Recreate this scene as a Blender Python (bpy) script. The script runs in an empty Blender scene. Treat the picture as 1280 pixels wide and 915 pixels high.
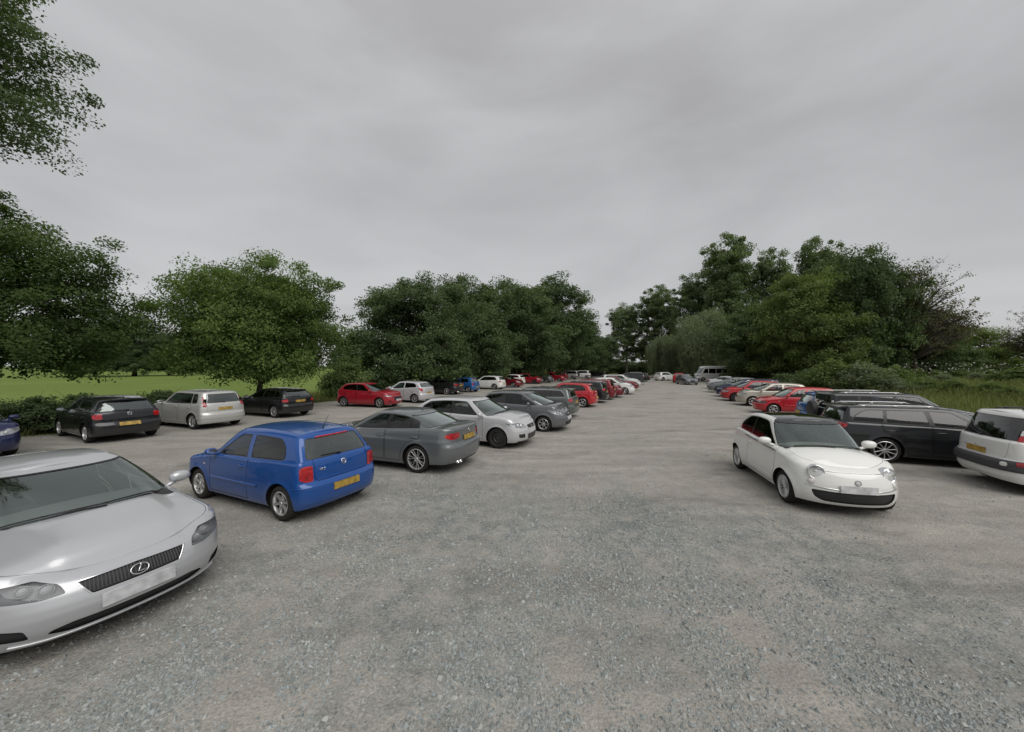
import bpy, math, random
import numpy as np
from mathutils import Vector, Matrix, noise
from mathutils.geometry import delaunay_2d_cdt

R = math.radians
scene = bpy.context.scene
COL = scene.collection

# ------------------------------------------------------------------ camera
CAM_H = 2.52
cam_data = bpy.data.cameras.new('camera')
cam = bpy.data.objects.new('camera', cam_data)
COL.objects.link(cam)
cam.location = (0, 0, CAM_H)
cam.rotation_euler = (R(90), 0, 0)
cam_data.sensor_fit = 'HORIZONTAL'
cam_data.sensor_width = 36.0
cam_data.lens = 36.0 * 457.5 / 1280.0
cam_data.clip_start = 0.05
cam_data.clip_end = 3000
scene.camera = cam

# ------------------------------------------------------------------ world: overcast sky
SUN_EL, SUN_AZ = 50, 148          # azimuth measured clockwise from +Y
world = bpy.data.worlds.new('World')
scene.world = world
world.use_nodes = True
wn, wl = world.node_tree.nodes, world.node_tree.links
wn.clear()
def N(nodes, typ, **kw):
    n = nodes.new(typ)
    for k, v in kw.items():
        if k == 'inp':
            for kk, vv in v.items():
                n.inputs[kk].default_value = vv
        else:
            setattr(n, k, v)
    return n
w_out = N(wn, 'ShaderNodeOutputWorld')
w_bg = N(wn, 'ShaderNodeBackground', inp={'Strength': 0.072})
w_sky = N(wn, 'ShaderNodeTexSky', sky_type='NISHITA', sun_disc=False, sun_elevation=R(SUN_EL), sun_rotation=R(SUN_AZ),
          altitude=0, air_density=1.0, dust_density=4.0, ozone_density=1.0)
# cloud deck: the view direction meets a flat layer overhead, noise gives the billows
w_geo = N(wn, 'ShaderNodeNewGeometry')
w_tc = N(wn, 'ShaderNodeTexCoord')
w_sep = N(wn, 'ShaderNodeSeparateXYZ')
wl.new(w_tc.outputs['Generated'], w_sep.inputs[0])
w_zc = N(wn, 'ShaderNodeMath', operation='MAXIMUM', inp={1: 0.0})
wl.new(w_sep.outputs['Z'], w_zc.inputs[0])
w_map = N(wn, 'ShaderNodeMapping', inp={'Rotation': (0, 0, R(20)), 'Scale': (1.0, 1.0, 2.6), 'Location': (3.1, 1.7, 0.4)})
wl.new(w_tc.outputs['Generated'], w_map.inputs[0])
w_n1 = N(wn, 'ShaderNodeTexNoise', inp={'Scale': 1.5, 'Detail': 6.0, 'Roughness': 0.50, 'Distortion': 0.35})
wl.new(w_map.outputs[0], w_n1.inputs['Vector'])
w_ramp = N(wn, 'ShaderNodeValToRGB')
cr = w_ramp.color_ramp
cr.elements[0].position, cr.elements[0].color = 0.30, (4.15, 4.12, 4.20, 1)
cr.elements[1].position, cr.elements[1].color = 0.68, (6.0, 6.05, 6.15, 1)
wl.new(w_n1.outputs['Fac'], w_ramp.inputs[0])
# thinner, brighter cloud low over the land
w_hr = N(wn, 'ShaderNodeValToRGB')
hc = w_hr.color_ramp
hc.interpolation = 'B_SPLINE'
for e_, (p_, v_) in zip([hc.elements[0], hc.elements[1]] + [hc.elements.new(.5) for _ in range(3)], ((0.0, .98), (1.0, .88), (.10, .86), (.30, .70), (.62, .82))):
    e_.position = p_; e_.color = (v_, v_, v_, 1)
wl.new(w_zc.outputs[0], w_hr.inputs[0])
w_sc = N(wn, 'ShaderNodeMath', operation='MULTIPLY', inp={1: 1.25})
wl.new(w_hr.outputs[0], w_sc.inputs[0])
w_mul = N(wn, 'ShaderNodeVectorMath', operation='SCALE')
wl.new(w_ramp.outputs[0], w_mul.inputs[0]); wl.new(w_sc.outputs[0], w_mul.inputs['Scale'])
w_mix = N(wn, 'ShaderNodeMix', data_type='RGBA', inp={0: 0.94})
wl.new(w_sky.outputs[0], w_mix.inputs[6]); wl.new(w_mul.outputs[0], w_mix.inputs[7])
wl.new(w_mix.outputs[2], w_bg.inputs['Color'])
wl.new(w_bg.outputs[0], w_out.inputs['Surface'])

# ------------------------------------------------------------------ sun, veiled by cloud
sun_d = bpy.data.lights.new('sun', 'SUN')
sun_d.energy = 1.5
sun_d.angle = R(55)
sun_d.color = (1.0, 0.975, 0.94)
sun = bpy.data.objects.new('sun', sun_d)
COL.objects.link(sun)
_d = Vector((math.sin(R(SUN_AZ)) * math.cos(R(SUN_EL)), math.cos(R(SUN_AZ)) * math.cos(R(SUN_EL)), math.sin(R(SUN_EL))))
sun.rotation_euler = (-_d).to_track_quat('-Z', 'Y').to_euler()
sun.location = _d * 60

# ------------------------------------------------------------------ exposure
vs = scene.view_settings
vs.view_transform = 'Standard'
vs.look = 'None'
vs.exposure = 0.48
vs.gamma = 1.0
vs.use_curve_mapping = False
scene.cycles.transparent_max_bounces = 24
scene.cycles.max_bounces = 8
scene.cycles.use_denoising = True

# ------------------------------------------------------------------ material helpers
MATS = {}
def lin(c):
    return tuple((x / 12.92 if x <= 0.04045 else ((x + 0.055) / 1.055) ** 2.4) for x in c)
def new_mat(name):
    m = bpy.data.materials.new(name)
    m.use_nodes = True
    nt = m.node_tree
    nt.nodes.clear()
    out = N(nt.nodes, 'ShaderNodeOutputMaterial')
    return m, nt.nodes, nt.links, out
def simple(name, col, rough=0.5, metal=0.0, coat=0.0, spec=0.5, bump=0.0, bscale=60, var=0.0):
    if name in MATS: return MATS[name]
    m, n, l, out = new_mat(name)
    b = N(n, 'ShaderNodeBsdfPrincipled')
    b.inputs['Base Color'].default_value = (*col, 1)
    b.inputs['Roughness'].default_value = rough
    b.inputs['Metallic'].default_value = metal
    b.inputs['Coat Weight'].default_value = coat
    b.inputs['Coat Roughness'].default_value = 0.04
    b.inputs['Specular IOR Level'].default_value = spec
    l.new(b.outputs[0], out.inputs['Surface'])
    if bump or var:
        tc = N(n, 'ShaderNodeTexCoord')
        nz = N(n, 'ShaderNodeTexNoise', inp={'Scale': bscale, 'Detail': 4.0})
        l.new(tc.outputs['Object'], nz.inputs['Vector'])
        if bump:
            bp = N(n, 'ShaderNodeBump', inp={'Strength': bump, 'Distance': 0.01})
            l.new(nz.outputs['Fac'], bp.inputs['Height']); l.new(bp.outputs[0], b.inputs['Normal'])
        if var:
            mr = N(n, 'ShaderNodeMapRange', inp={1: 0.3, 2: 0.7, 3: 1 - var, 4: 1 + var})
            l.new(nz.outputs['Fac'], mr.inputs[0])
            sc_ = N(n, 'ShaderNodeVectorMath', operation='SCALE', inp={0: col})
            l.new(mr.outputs[0], sc_.inputs['Scale']); l.new(sc_.outputs[0], b.inputs['Base Color'])
    MATS[name] = m
    return m
def paint(name, col, metal=0.0, rough=0.32):
    """car paint: coloured base under clear coat, with road dust gathering low on the body"""
    if name in MATS: return MATS[name]
    m, n, l, out = new_mat(name)
    b = N(n, 'ShaderNodeBsdfPrincipled')
    b.inputs['Metallic'].default_value = metal
    b.inputs['Coat Weight'].default_value = 0.9
    b.inputs['Specular IOR Level'].default_value = 0.15
    b.inputs['Coat Roughness'].default_value = 0.05
    tc = N(n, 'ShaderNodeTexCoord')
    sp = N(n, 'ShaderNodeSeparateXYZ')
    l.new(tc.outputs['Object'], sp.inputs[0])
    mr = N(n, 'ShaderNodeMapRange', inp={1: 0.18, 2: 0.62, 3: 0.20, 4: 0.02})
    l.new(sp.outputs['Z'], mr.inputs[0])
    nz = N(n, 'ShaderNodeTexNoise', inp={'Scale': 5.0, 'Detail': 6.0, 'Roughness': 0.65})
    l.new(tc.outputs['Object'], nz.inputs['Vector'])
    mu = N(n, 'ShaderNodeMath', operation='MULTIPLY')
    l.new(mr.outputs[0], mu.inputs[0]); l.new(nz.outputs['Fac'], mu.inputs[1])
    mx = N(n, 'ShaderNodeMix', data_type='RGBA')
    mx.inputs[6].default_value = (*col, 1)
    mx.inputs[7].default_value = (0.23, 0.21, 0.185, 1)
    l.new(mu.outputs[0], mx.inputs[0])
    l.new(mx.outputs[2], b.inputs['Base Color'])
    ra = N(n, 'ShaderNodeMath', operation='ADD', inp={1: rough})
    l.new(mu.outputs[0], ra.inputs[0]); l.new(ra.outputs[0], b.inputs['Roughness'])
    cw = N(n, 'ShaderNodeMath', operation='SUBTRACT', inp={0: 0.95})
    mm = N(n, 'ShaderNodeMath', operation='MULTIPLY', inp={1: 1.6})
    l.new(mu.outputs[0], mm.inputs[0]); l.new(mm.outputs[0], cw.inputs[1])
    l.new(cw.outputs[0], b.inputs['Coat Weight'])
    l.new(b.outputs[0], out.inputs['Surface'])
    MATS[name] = m
    return m
def glass(name, tint, refl=1.0, gcol=(1, 1, 1), ior=1.52):
    """thin window glass: tinted see-through plus a mirror layer by Fresnel"""
    if name in MATS: return MATS[name]
    m, n, l, out = new_mat(name)
    tr = N(n, 'ShaderNodeBsdfTransparent', inp={'Color': (*tint, 1)})
    gl = N(n, 'ShaderNodeBsdfGlossy', inp={'Color': (*gcol, 1), 'Roughness': 0.03})
    fr = N(n, 'ShaderNodeFresnel', inp={'IOR': ior})
    mm = N(n, 'ShaderNodeMath', operation='MULTIPLY_ADD', inp={1: refl * 2.0, 2: 0.03 * refl})
    mm.use_clamp = True
    l.new(fr.outputs[0], mm.inputs[0])
    mx = N(n, 'ShaderNodeMixShader')
    l.new(mm.outputs[0], mx.inputs[0]); l.new(tr.outputs[0], mx.inputs[1]); l.new(gl.outputs[0], mx.inputs[2])
    l.new(mx.outputs[0], out.inputs['Surface'])
    MATS[name] = m
    return m

M_BLACK = simple('black_plastic', (0.018, 0.018, 0.019), 0.55)
M_TRIM = simple('window_rubber', (0.012, 0.012, 0.012), 0.35)
M_DARK = simple('wheel_well', (0.012, 0.011, 0.010), 0.95, spec=0.1)
M_SEAM = simple('panel_gap', (0.008, 0.008, 0.008), 0.9, spec=0.1)
M_TYRE = simple('tyre_rubber', (0.020, 0.019, 0.018), 0.85, spec=0.25, bump=0.25, bscale=40, var=0.25)
M_TYRE_OLD = simple('tyre_rubber_dusty', (0.032, 0.029, 0.026), 0.9, spec=0.2, bump=0.25, bscale=40, var=0.3)
M_ALLOY = simple('alloy', (0.56, 0.56, 0.56), 0.32, metal=0.85)
M_ALLOY_D = simple('alloy_dull', (0.36, 0.36, 0.36), 0.42, metal=0.7)
M_STEEL_BLK = simple('black_steel_wheel', (0.022, 0.022, 0.022), 0.6)
M_CHROME = simple('chrome', (0.78, 0.78, 0.79), 0.12, metal=1.0)
M_REFL = simple('lamp_reflector', (0.62, 0.63, 0.64), 0.28, metal=0.45)
M_REFL_D = simple('lamp_housing', (0.22, 0.23, 0.235), 0.6, metal=0.0)
M_LENS = simple('lamp_lens_dull', (0.30, 0.31, 0.32), 0.5)
M_RED = simple('tail_lamp_red', (0.36, 0.008, 0.014), 0.12, coat=1.0, var=0.45, bscale=16)
M_RED_D = simple('tail_lamp_dark_red', (0.22, 0.006, 0.010), 0.12, coat=1.0)
M_CLEAR = simple('lamp_clear_white', (0.62, 0.60, 0.58), 0.12, coat=1.0)
M_AMBER = simple('lamp_amber', (0.75, 0.22, 0.02), 0.15, coat=1.0)
M_PLATE_Y = simple('plate_yellow', (0.33, 0.215, 0.040), 0.5, var=0.45, bscale=11)
M_PLATE_W = simple('plate_white', (0.46, 0.46, 0.47), 0.5, var=0.25, bscale=11)
M_SEAT = simple('seat_cloth', (0.055, 0.055, 0.058), 0.9, bump=0.2, bscale=90)
M_DASH = simple('dashboard_plastic', (0.026, 0.026, 0.027), 0.6)
M_MIRROR = simple('mirror_glass', (0.75, 0.78, 0.8), 0.03, metal=1.0)
M_ROOFGLASS = simple('roof_glass', (0.006, 0.007, 0.008), 0.06, coat=1.0)
M_GREYPL = simple('grey_plastic', (0.045, 0.045, 0.048), 0.6, bump=0.1, bscale=200)
G_SIDE = glass('glass_side', (0.62, 0.70, 0.66), 0.5)
G_SIDE_B = glass('glass_side_bright', (0.13, 0.145, 0.14), 0.5)
G_DARK = glass('glass_dark', (0.10, 0.11, 0.11), 0.35)
G_PRIV = glass('glass_privacy', (0.07, 0.075, 0.075), 0.75)
G_SCREEN = glass('glass_windscreen', (0.62, 0.68, 0.65), 1.1, (.90, 1.0, .97))
G_REAR = glass('glass_rear', (0.40, 0.45, 0.43), 1.3, (.92, 1.0, .98))
G_LAMP = glass('glass_lamp', (0.88, 0.89, 0.90), 0.3)

# ------------------------------------------------------------------ mesh helpers
def mesh_data(name, verts, faces, mat=None, smooth=True, normals=None):
    me = bpy.data.meshes.new(name)
    verts = np.asarray(verts, dtype=np.float64).reshape(-1, 3)
    me.from_pydata(verts.tolist(), [], [tuple(int(i) for i in f) for f in faces])
    if mat: me.materials.append(mat)
    if smooth and len(me.polygons):
        me.polygons.foreach_set('use_smooth', np.ones(len(me.polygons), dtype=bool))
        if normals is not None:
            me.normals_split_custom_set_from_vertices(np.asarray(normals, dtype=np.float64).tolist())
    me.update()
    return me
def obj(name, me, parent=None, loc=None):
    o = bpy.data.objects.new(name, me)
    COL.objects.link(o)
    if parent is not None: o.parent = parent
    if loc is not None: o.location = loc
    return o
def tag(o, label=None, cat=None, group=None, kind=None):
    if label: o['label'] = label
    if cat: o['category'] = cat
    if group: o['group'] = group
    if kind: o['kind'] = kind
    return o
class MB:
    """collects verts and faces"""
    def __init__(s): s.v = []; s.f = []
    def add(s, v, f):
        k = len(s.v); s.v += [tuple(map(float, q)) for q in v]; s.f += [tuple(k + i for i in g) for g in f]; return s
    def box(s, c, d, bev=0.0, top=(1, 1)):
        x, y, z = d[0] / 2, d[1] / 2, d[2] / 2
        b = min(bev, x * .9, y * .9, z * .9)
        vs_ = []
        for kz, (zz, ins) in enumerate(((-z, b), (-z + b, 0), (z - b, 0), (z, b)) if b else ((-z, 0), (z, 0))):
            tx, ty = (top if zz > 0 else (1, 1))
            for sx, sy in ((1, 1), (-1, 1), (-1, -1), (1, -1)):
                if b:
                    for q in ((0, 1), (1, 0)) if sx * sy > 0 else ((1, 0), (0, 1)):
                        vs_.append((c[0] + sx * tx * (x - ins - b * q[0]), c[1] + sy * ty * (y - ins - b * q[1]), c[2] + zz))
                else:
                    vs_.append((c[0] + sx * tx * x, c[1] + sy * ty * y, c[2] + zz))
        m = 8 if b else 4; L = 4 if b else 2
        fs = [tuple(range(m))[::-1], tuple(range((L - 1) * m, L * m))]
        for k in range(L - 1):
            for i in range(m):
                j = (i + 1) % m
                fs.append((k * m + i, k * m + j, (k + 1) * m + j, (k + 1) * m + i))
        return s.add(vs_, fs)
    def tube(s, pts, rad, n=6, cap=True):
        pts = [Vector(p) for p in pts]
        if not hasattr(rad, '__len__'): rad = [rad] * len(pts)
        ring = []
        up = Vector((0, 0, 1))
        for i, p in enumerate(pts):
            t = (pts[min(i + 1, len(pts) - 1)] - pts[max(i - 1, 0)]).normalized()
            a = t.cross(up if abs(t.z) < .95 else Vector((1, 0, 0))).normalized()
            b = a.cross(t)
            for k in range(n):
                an = 2 * math.pi * k / n
                ring.append(p + (a * math.cos(an) + b * math.sin(an)) * rad[i])
        fs = []
        for i in range(len(pts) - 1):
            for k in range(n):
                j = (k + 1) % n
                fs.append((i * n + k, i * n + j, (i + 1) * n + j, (i + 1) * n + k))
        if cap:
            fs.append(tuple(range(n))[::-1]); fs.append(tuple(range((len(pts) - 1) * n, len(pts) * n)))
        return s.add(ring, fs)
    def lathe(s, prof, n=32, axis='y', c=(0, 0, 0), a0=0.0):
        """prof: (r, h) list turned about an axis"""
        vs_ = []
        for r, h in prof:
            for k in range(n):
                an = a0 + 2 * math.pi * k / n
                if axis == 'y': q = (r * math.cos(an), h, r * math.sin(an))
                elif axis == 'x': q = (h, r * math.cos(an), r * math.sin(an))
                else: q = (r * math.cos(an), r * math.sin(an), h)
                vs_.append((c[0] + q[0], c[1] + q[1], c[2] + q[2]))
        fs = []
        for i in range(len(prof) - 1):
            for k in range(n):
                j = (k + 1) % n
                fs.append((i * n + k, i * n + j, (i + 1) * n + j, (i + 1) * n + k))
        return s.add(vs_, fs)
    def ell(s, c, r, nu=14, nv=9, pw=1.0):
        vs_ = []; fs = []
        for i in range(nv + 1):
            ph = -math.pi / 2 + math.pi * i / nv
            for k in range(nu):
                an = 2 * math.pi * k / nu
                sg = lambda v: math.copysign(abs(v) ** pw, v)
                vs_.append((c[0] + r[0] * sg(math.cos(ph)) * sg(math.cos(an)), c[1] + r[1] * sg(math.cos(ph)) * sg(math.sin(an)), c[2] + r[2] * sg(math.sin(ph))))
        for i in range(nv):
            for k in range(nu):
                j = (k + 1) % nu
                fs.append((i * nu + k, i * nu + j, (i + 1) * nu + j, (i + 1) * nu + k))
        return s.add(vs_, fs)
    def xf(s, M):
        s.v = [tuple(M @ Vector(v)) for v in s.v]; return s
    def data(s, name, mat, smooth=True, sharp=None):
        me = mesh_data(name, s.v, s.f, mat, smooth)
        if smooth and sharp: me.set_sharp_from_angle(angle=R(sharp))
        return me
# ================================================================== car generator
def smooth_table(tab, sm=0.012, lo=-0.1, hi=2.8):
    xs = np.arange(lo, hi, 0.004)
    tab = sorted(tab)
    ys = np.interp(xs, [t[0] for t in tab], [t[1] for t in tab])
    k = max(1, int(sm / 0.004)) * 2 + 1
    pad = np.pad(ys, k, mode='edge')
    for _ in range(2): pad = np.convolve(pad, np.ones(k) / k, mode='same')
    ys = pad[k:-k]
    return lambda q: np.interp(q, xs, ys)
def ptable(tab, sm=0.10):
    return smooth_table(tab, sm, -4.2, 4.2)
def inside(pts, poly):
    x, y = pts[:, 0], pts[:, 1]
    poly = np.asarray(poly); r = np.zeros(len(pts), bool)
    x0, y0 = poly[-1]
    for x1, y1 in poly:
        c = ((y1 > y) != (y0 > y))
        with np.errstate(divide='ignore', invalid='ignore'):
            r ^= c & (x < (x0 - x1) * (y - y1) / (y0 - y1) + x1)
        x0, y0 = x1, y1
    return r
def round_poly(pts, r, n=4):
    pts = [np.array(p, float) for p in pts]; m = len(pts); out = []
    rr = r if hasattr(r, '__len__') else [r] * m
    for i in range(m):
        p, a, b = pts[i], pts[i - 1], pts[(i + 1) % m]
        la, lb = np.linalg.norm(a - p), np.linalg.norm(b - p)
        q = min(rr[i], la * .48, lb * .48)
        if q < 1e-4: out.append(p); continue
        u, v = p + (a - p) / la * q, p + (b - p) / lb * q
        for k in range(n + 1):
            t = k / n
            out.append((1 - t) ** 2 * u + 2 * t * (1 - t) * p + t * t * v)
    return np.array(out)
def densify(poly, step=0.03):
    out = []
    m = len(poly)
    for i in range(m):
        a, b = np.array(poly[i]), np.array(poly[(i + 1) % m])
        k = max(1, int(np.linalg.norm(b - a) / step + .5))
        for j in range(k): out.append(a + (b - a) * j / k)
    return np.array(out)
def area2(p):
    x, y = p[:, 0], p[:, 1]
    return np.sum(x * np.roll(y, -1) - np.roll(x, -1) * y)
def offset_poly(p, d):
    """d > 0 grows the polygon"""
    p = np.asarray(p, float)
    if area2(p) < 0: p = p[::-1]
    keep = [i for i in range(len(p)) if np.linalg.norm(p[i] - p[i - 1]) > 1e-5]
    p = p[keep]
    e = np.roll(p, -1, 0) - p
    e /= np.linalg.norm(e, axis=1)[:, None]
    n = np.stack([e[:, 1], -e[:, 0]], 1)
    nn = n + np.roll(n, 1, 0)
    l = np.linalg.norm(nn, axis=1); l[l < .4] = .4
    nn = nn / l[:, None]
    k = np.clip(1 / np.clip((nn * n).sum(1), .5, 1), 1, 1.6)
    return p + nn * (d * k)[:, None]
def cdt(outer, polys, grid):
    vs_, es = [], []
    for poly in [outer] + polys:
        k = len(vs_); m = len(poly)
        vs_ += [Vector((float(a), float(b))) for a, b in poly]
        es += [(k + i, k + (i + 1) % m) for i in range(m)]
    vs_ += [Vector((float(a), float(b))) for a, b in grid]
    v, e, f, *_ = delaunay_2d_cdt(vs_, es, [], 0, 1e-5)
    v = np.array([(q[0], q[1]) for q in v]); f = np.array([t for t in f if len(t) == 3])
    return v, f

def weld(me, d=2e-4):
    import bmesh
    bm = bmesh.new(); bm.from_mesh(me)
    bmesh.ops.remove_doubles(bm, verts=bm.verts, dist=d)
    bmesh.ops.delete(bm, geom=[v for v in bm.verts if not v.link_faces], context='VERTS')
    bm.to_mesh(me); bm.free(); me.update()
    return me
def islands(faces):
    par = {}
    def fd(a):
        while par.setdefault(a, a) != a:
            par[a] = par[par[a]]; a = par[a]
        return a
    for f in faces:
        r0 = fd(int(f[0]))
        for k in f[1:]: par[fd(int(k))] = r0
    lab = np.array([fd(int(f[0])) for f in faces])
    return [np.where(lab == u)[0] for u in np.unique(lab)]

class CarModel:
    def __init__(s, p):
        s.p = p
        s.parts = []           # (name, mesh, parent index or None, paint slot?, label)
        s.W, s.wb = p['W'], p['wb']
        s.xf, s.xr = p['wb'] / 2 + p['fo'], -(p['wb'] / 2 + p['ro'])
        s.tr = p.get('tyre', .305)
        s.Ra = s.tr + p.get('arch_gap', .045)
        s.build_outline()
        s.Df = smooth_table(p['Df']); s.Ds = smooth_table(p.get('Ds', DS), .02); s.Dr = smooth_table(p['Dr'])
        s.zt = ptable(p['ztop'], .06)
        s.zb = ptable(p.get('zbot', [(-2.6, .26), (-1.9, .24), (-1.2, .19), (1.2, .19), (1.9, .20), (2.6, .22)]))
        s.shr = ptable(p.get('sh', [(-2, .05), (-1.0, .03), (.7, .03), (1.1, .06), (2.2, .07)]))
        s.crown = ptable(p.get('crown', [(-2.5, .02), (-1.5, .03), (.6, .06), (1.4, .06), (2.2, .03)]))
        s.s_axf, s.s_axr = s.sS(s.wb / 2), s.sS(-s.wb / 2)
        s.skirt(); s.lids(); s.greenhouse(); s.extras()
    # ---------------------------------------------------------- plan outline
    def build_outline(s):
        p = s.p; W = s.W
        Lf, nf, Lr, nr = p.get('Lf', .55), p.get('nf', 2.5), p.get('Lr', .40), p.get('nr', 2.8)
        ks = p.get('kside', .025)
        yf = lambda x: W * (1 - ks * (x / (0.5 * (s.xf - s.xr))) ** 2)
        th = np.linspace(0, np.pi / 2, 160)
        fx = s.xf - Lf + Lf * np.cos(th) ** (2 / nf); fy = yf(fx) * np.sin(th) ** (2 / nf)
        mx = np.linspace(s.xf - Lf, s.xr + Lr, 120)[1:-1]
        th2 = th[::-1]
        rx = s.xr + Lr - Lr * np.cos(th2) ** (2 / nr); ry = yf(rx) * np.sin(th2) ** (2 / nr)
        x = np.concatenate([fx, mx, rx]); y = np.concatenate([fy, yf(mx), ry])
        y[0] = 0; y[-1] = 0
        d = np.concatenate([[0], np.cumsum(np.hypot(np.diff(x), np.diff(y)))])
        s.S = d[-1]
        s.os = np.linspace(0, s.S, 700)
        s.ox, s.oy = np.interp(s.os, d, x), np.interp(s.os, d, y)
        # mirrored extension so that normals are right on the centre line
        k = 30
        ex = np.concatenate([s.ox[k:0:-1], s.ox, s.ox[-2:-k - 2:-1]]); ey = np.concatenate([-s.oy[k:0:-1], s.oy, -s.oy[-2:-k - 2:-1]])
        tx, ty = np.gradient(ex), np.gradient(ey)
        ker = np.ones(9) / 9
        tx, ty = np.convolve(tx, ker, 'same'), np.convolve(ty, ker, 'same')
        l = np.hypot(tx, ty); tx, ty = tx / l, ty / l
        s.onx, s.ony = (ty)[k:-k], (-tx)[k:-k]      # outward for the left side walked front to rear
        s.im = int(np.argmax(s.oy))
    def sS(s, x): return np.interp(-np.asarray(x), -s.ox, s.os)
    def sF(s, y): return np.interp(np.asarray(y), s.oy[:s.im], s.os[:s.im])
    def sR(s, y): return np.interp(-np.asarray(y), -s.oy[s.im:], s.os[s.im:])
    def cv(s, pts):
        out = []
        for k, a, z in pts:
            if k == 'f': q = s.sF(abs(a)) * (1 if a >= 0 else -1)
            elif k == 'r': q = s.sR(a) if a >= 0 else 2 * s.S - s.sR(-a)
            else: q = s.sS(a)
            out.append((float(q), z))
        return out
    # ---------------------------------------------------------- skirt surface
    def P(s, S, Z, off=0.0):
        S = np.asarray(S, float); Z = np.asarray(Z, float)
        mir = np.where((S < 0) | (S > s.S), -1.0, 1.0)
        q = np.where(S < 0, -S, np.where(S > s.S, 2 * s.S - S, S))
        x, y = np.interp(q, s.os, s.ox), np.interp(q, s.os, s.oy)
        nx, ny = np.interp(q, s.os, s.onx), np.interp(q, s.os, s.ony)
        wf, wr = np.clip(nx, 0, 1) ** 2, np.clip(-nx, 0, 1) ** 2
        d = wf * s.Df(Z) + wr * s.Dr(Z) + (1 - wf - wr) * s.Ds(Z)
        zt, r = s.zt(x), s.shr(x)
        e = np.clip((Z - (zt - r)) / r, 0, .985)
        d = d + r * (1 - np.sqrt(1 - e * e))
        fl = s.p.get('flare', .012)
        for ax in (s.s_axf, s.s_axr):
            rr = np.hypot(q - ax, Z - s.tr) - s.Ra
            d = d - fl * np.exp(-(rr / .05) ** 2)
        d = d - off
        return np.stack([x - nx * d, mir * np.maximum(y - ny * d, 0 if np.all(off == 0) else -1), Z + 0 * x], -1)
    def PN(s, S, Z, off=0.0):
        e = .004
        du = s.P(S + e, Z, off) - s.P(S - e, Z, off)
        dv = s.P(S, Z + e, off) - s.P(S, Z - e, off)
        n = np.cross(du, dv)
        l = np.linalg.norm(n, axis=-1, keepdims=True); l[l < 1e-12] = 1
        n = n / l
        return n
    def top(s, S):
        x = np.interp(S, s.os, s.ox)
        return s.P(S, s.zt(x))
    # ---------------------------------------------------------- parts store
    def part(s, name, me, parent=None, paint=False, label=None, far=True):
        s.parts.append((name, me, parent, paint, label, far)); return len(s.parts) - 1
    def emit(s, name, v2, faces, fun, nfun, mat, off=0.0, pair=False, paint=False, parent=None, sides=(1, -1), flip=False, label=None, far=True):
        """faces (index triples into 2D verts) -> 3D, both halves joined or one object each side"""
        if len(faces) == 0: return []
        used, inv = np.unique(faces.ravel(), return_inverse=True)
        F = inv.reshape(-1, 3); q = v2[used]
        A = fun(q[:, 0], q[:, 1], off); Nn = nfun(q[:, 0], q[:, 1])
        ids = []
        halves = []
        for sd in sides:
            V = A.copy(); n2 = Nn.copy(); G = F.copy()
            if sd < 0: V[:, 1] *= -1; n2[:, 1] *= -1; G = G[:, ::-1]
            # face winding to match the normal
            fn = np.cross(V[G[:, 1]] - V[G[:, 0]], V[G[:, 2]] - V[G[:, 0]])
            bad = (fn * n2[G[:, 0]]).sum(1) < 0
            G[bad] = G[bad][:, ::-1]
            halves.append((V, G, n2))
        if pair:
            for V, G, n2 in halves:
                ids.append(s.part(name, mesh_data(name, V, G, mat, True, n2), parent, paint, label, far))
        else:
            if name == 'panel_gap':
                for V, G, n2 in halves:
                    for isl in islands(G):
                        us_, iv = np.unique(G[isl].ravel(), return_inverse=True)
                        ids.append(s.part(name, mesh_data(name, V[us_], iv.reshape(-1, 3), mat, True, n2[us_]), parent, paint, label, far))
                return ids
            V = np.concatenate([h[0] for h in halves]); n2 = np.concatenate([h[2] for h in halves])
            G = halves[0][1] if len(halves) == 1 else np.concatenate([halves[0][1], halves[1][1] + len(halves[0][0])])
            ids.append(s.part(name, mesh_data(name, V, G, mat, True, n2), parent, paint, label, far))
        return ids
    def skirt(s):
        p = s.p
        zt_s = lambda S: s.zt(np.interp(S, s.os, s.ox)); zb_s = lambda S: s.zb(np.interp(S, s.os, s.ox))
        ss = np.linspace(0, s.S, 150)
        outer = np.concatenate([np.stack([ss, zb_s(ss)], 1), np.stack([ss, zt_s(ss)], 1)[::-1]])
        feats = []
        # arches
        for ax in (s.s_axf, s.s_axr):
            a = np.linspace(-.45, np.pi + .45, 44)
            feats.append(dict(name='_cut', poly=np.stack([ax + s.Ra * np.cos(a), s.tr + s.Ra * np.sin(a)], 1)))
        for d in p.get('doors', []):
            feats.append(dict(name='door', poly=densify(round_poly(s.door_poly(d), .05)), pair=True, paint=True, gap=True))
        for f in p.get('feats', []):
            f = dict(f)
            if 'circle' in f:
                k_, a_, z_, ra, rb = f['circle']; q0 = s.cv([(k_, a_, z_)])[0]; an = np.linspace(0, 2 * np.pi, 29)[:-1]
                f['poly'] = np.stack([q0[0] + ra * np.cos(an), q0[1] + rb * np.sin(an)], 1)
            else: f['poly'] = densify(round_poly(s.cv(f['pts']), f.get('r', .02)))
            feats.append(f)
        allp = []
        for f in feats:
            if f.get('gap'):
                f['outerp'] = f['poly']; f['poly'] = offset_poly(f['poly'], -f.get('gw', .009))
                allp.append(f['outerp'])
            allp.append(f['poly'])
        # grid
        gs = np.linspace(0, s.S, int(s.S / .055))
        gz = np.arange(.12, 1.5, .036)
        A, B = np.meshgrid(gs, gz); g = np.stack([A.ravel(), B.ravel()], 1)
        g = g[(g[:, 1] > zb_s(g[:, 0]) + .008) & (g[:, 1] < zt_s(g[:, 0]) - .006)]
        v, f = cdt(outer, allp, g)
        c = v[f].mean(1)
        cls = np.where(inside(c, outer), 0, -1)
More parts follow.
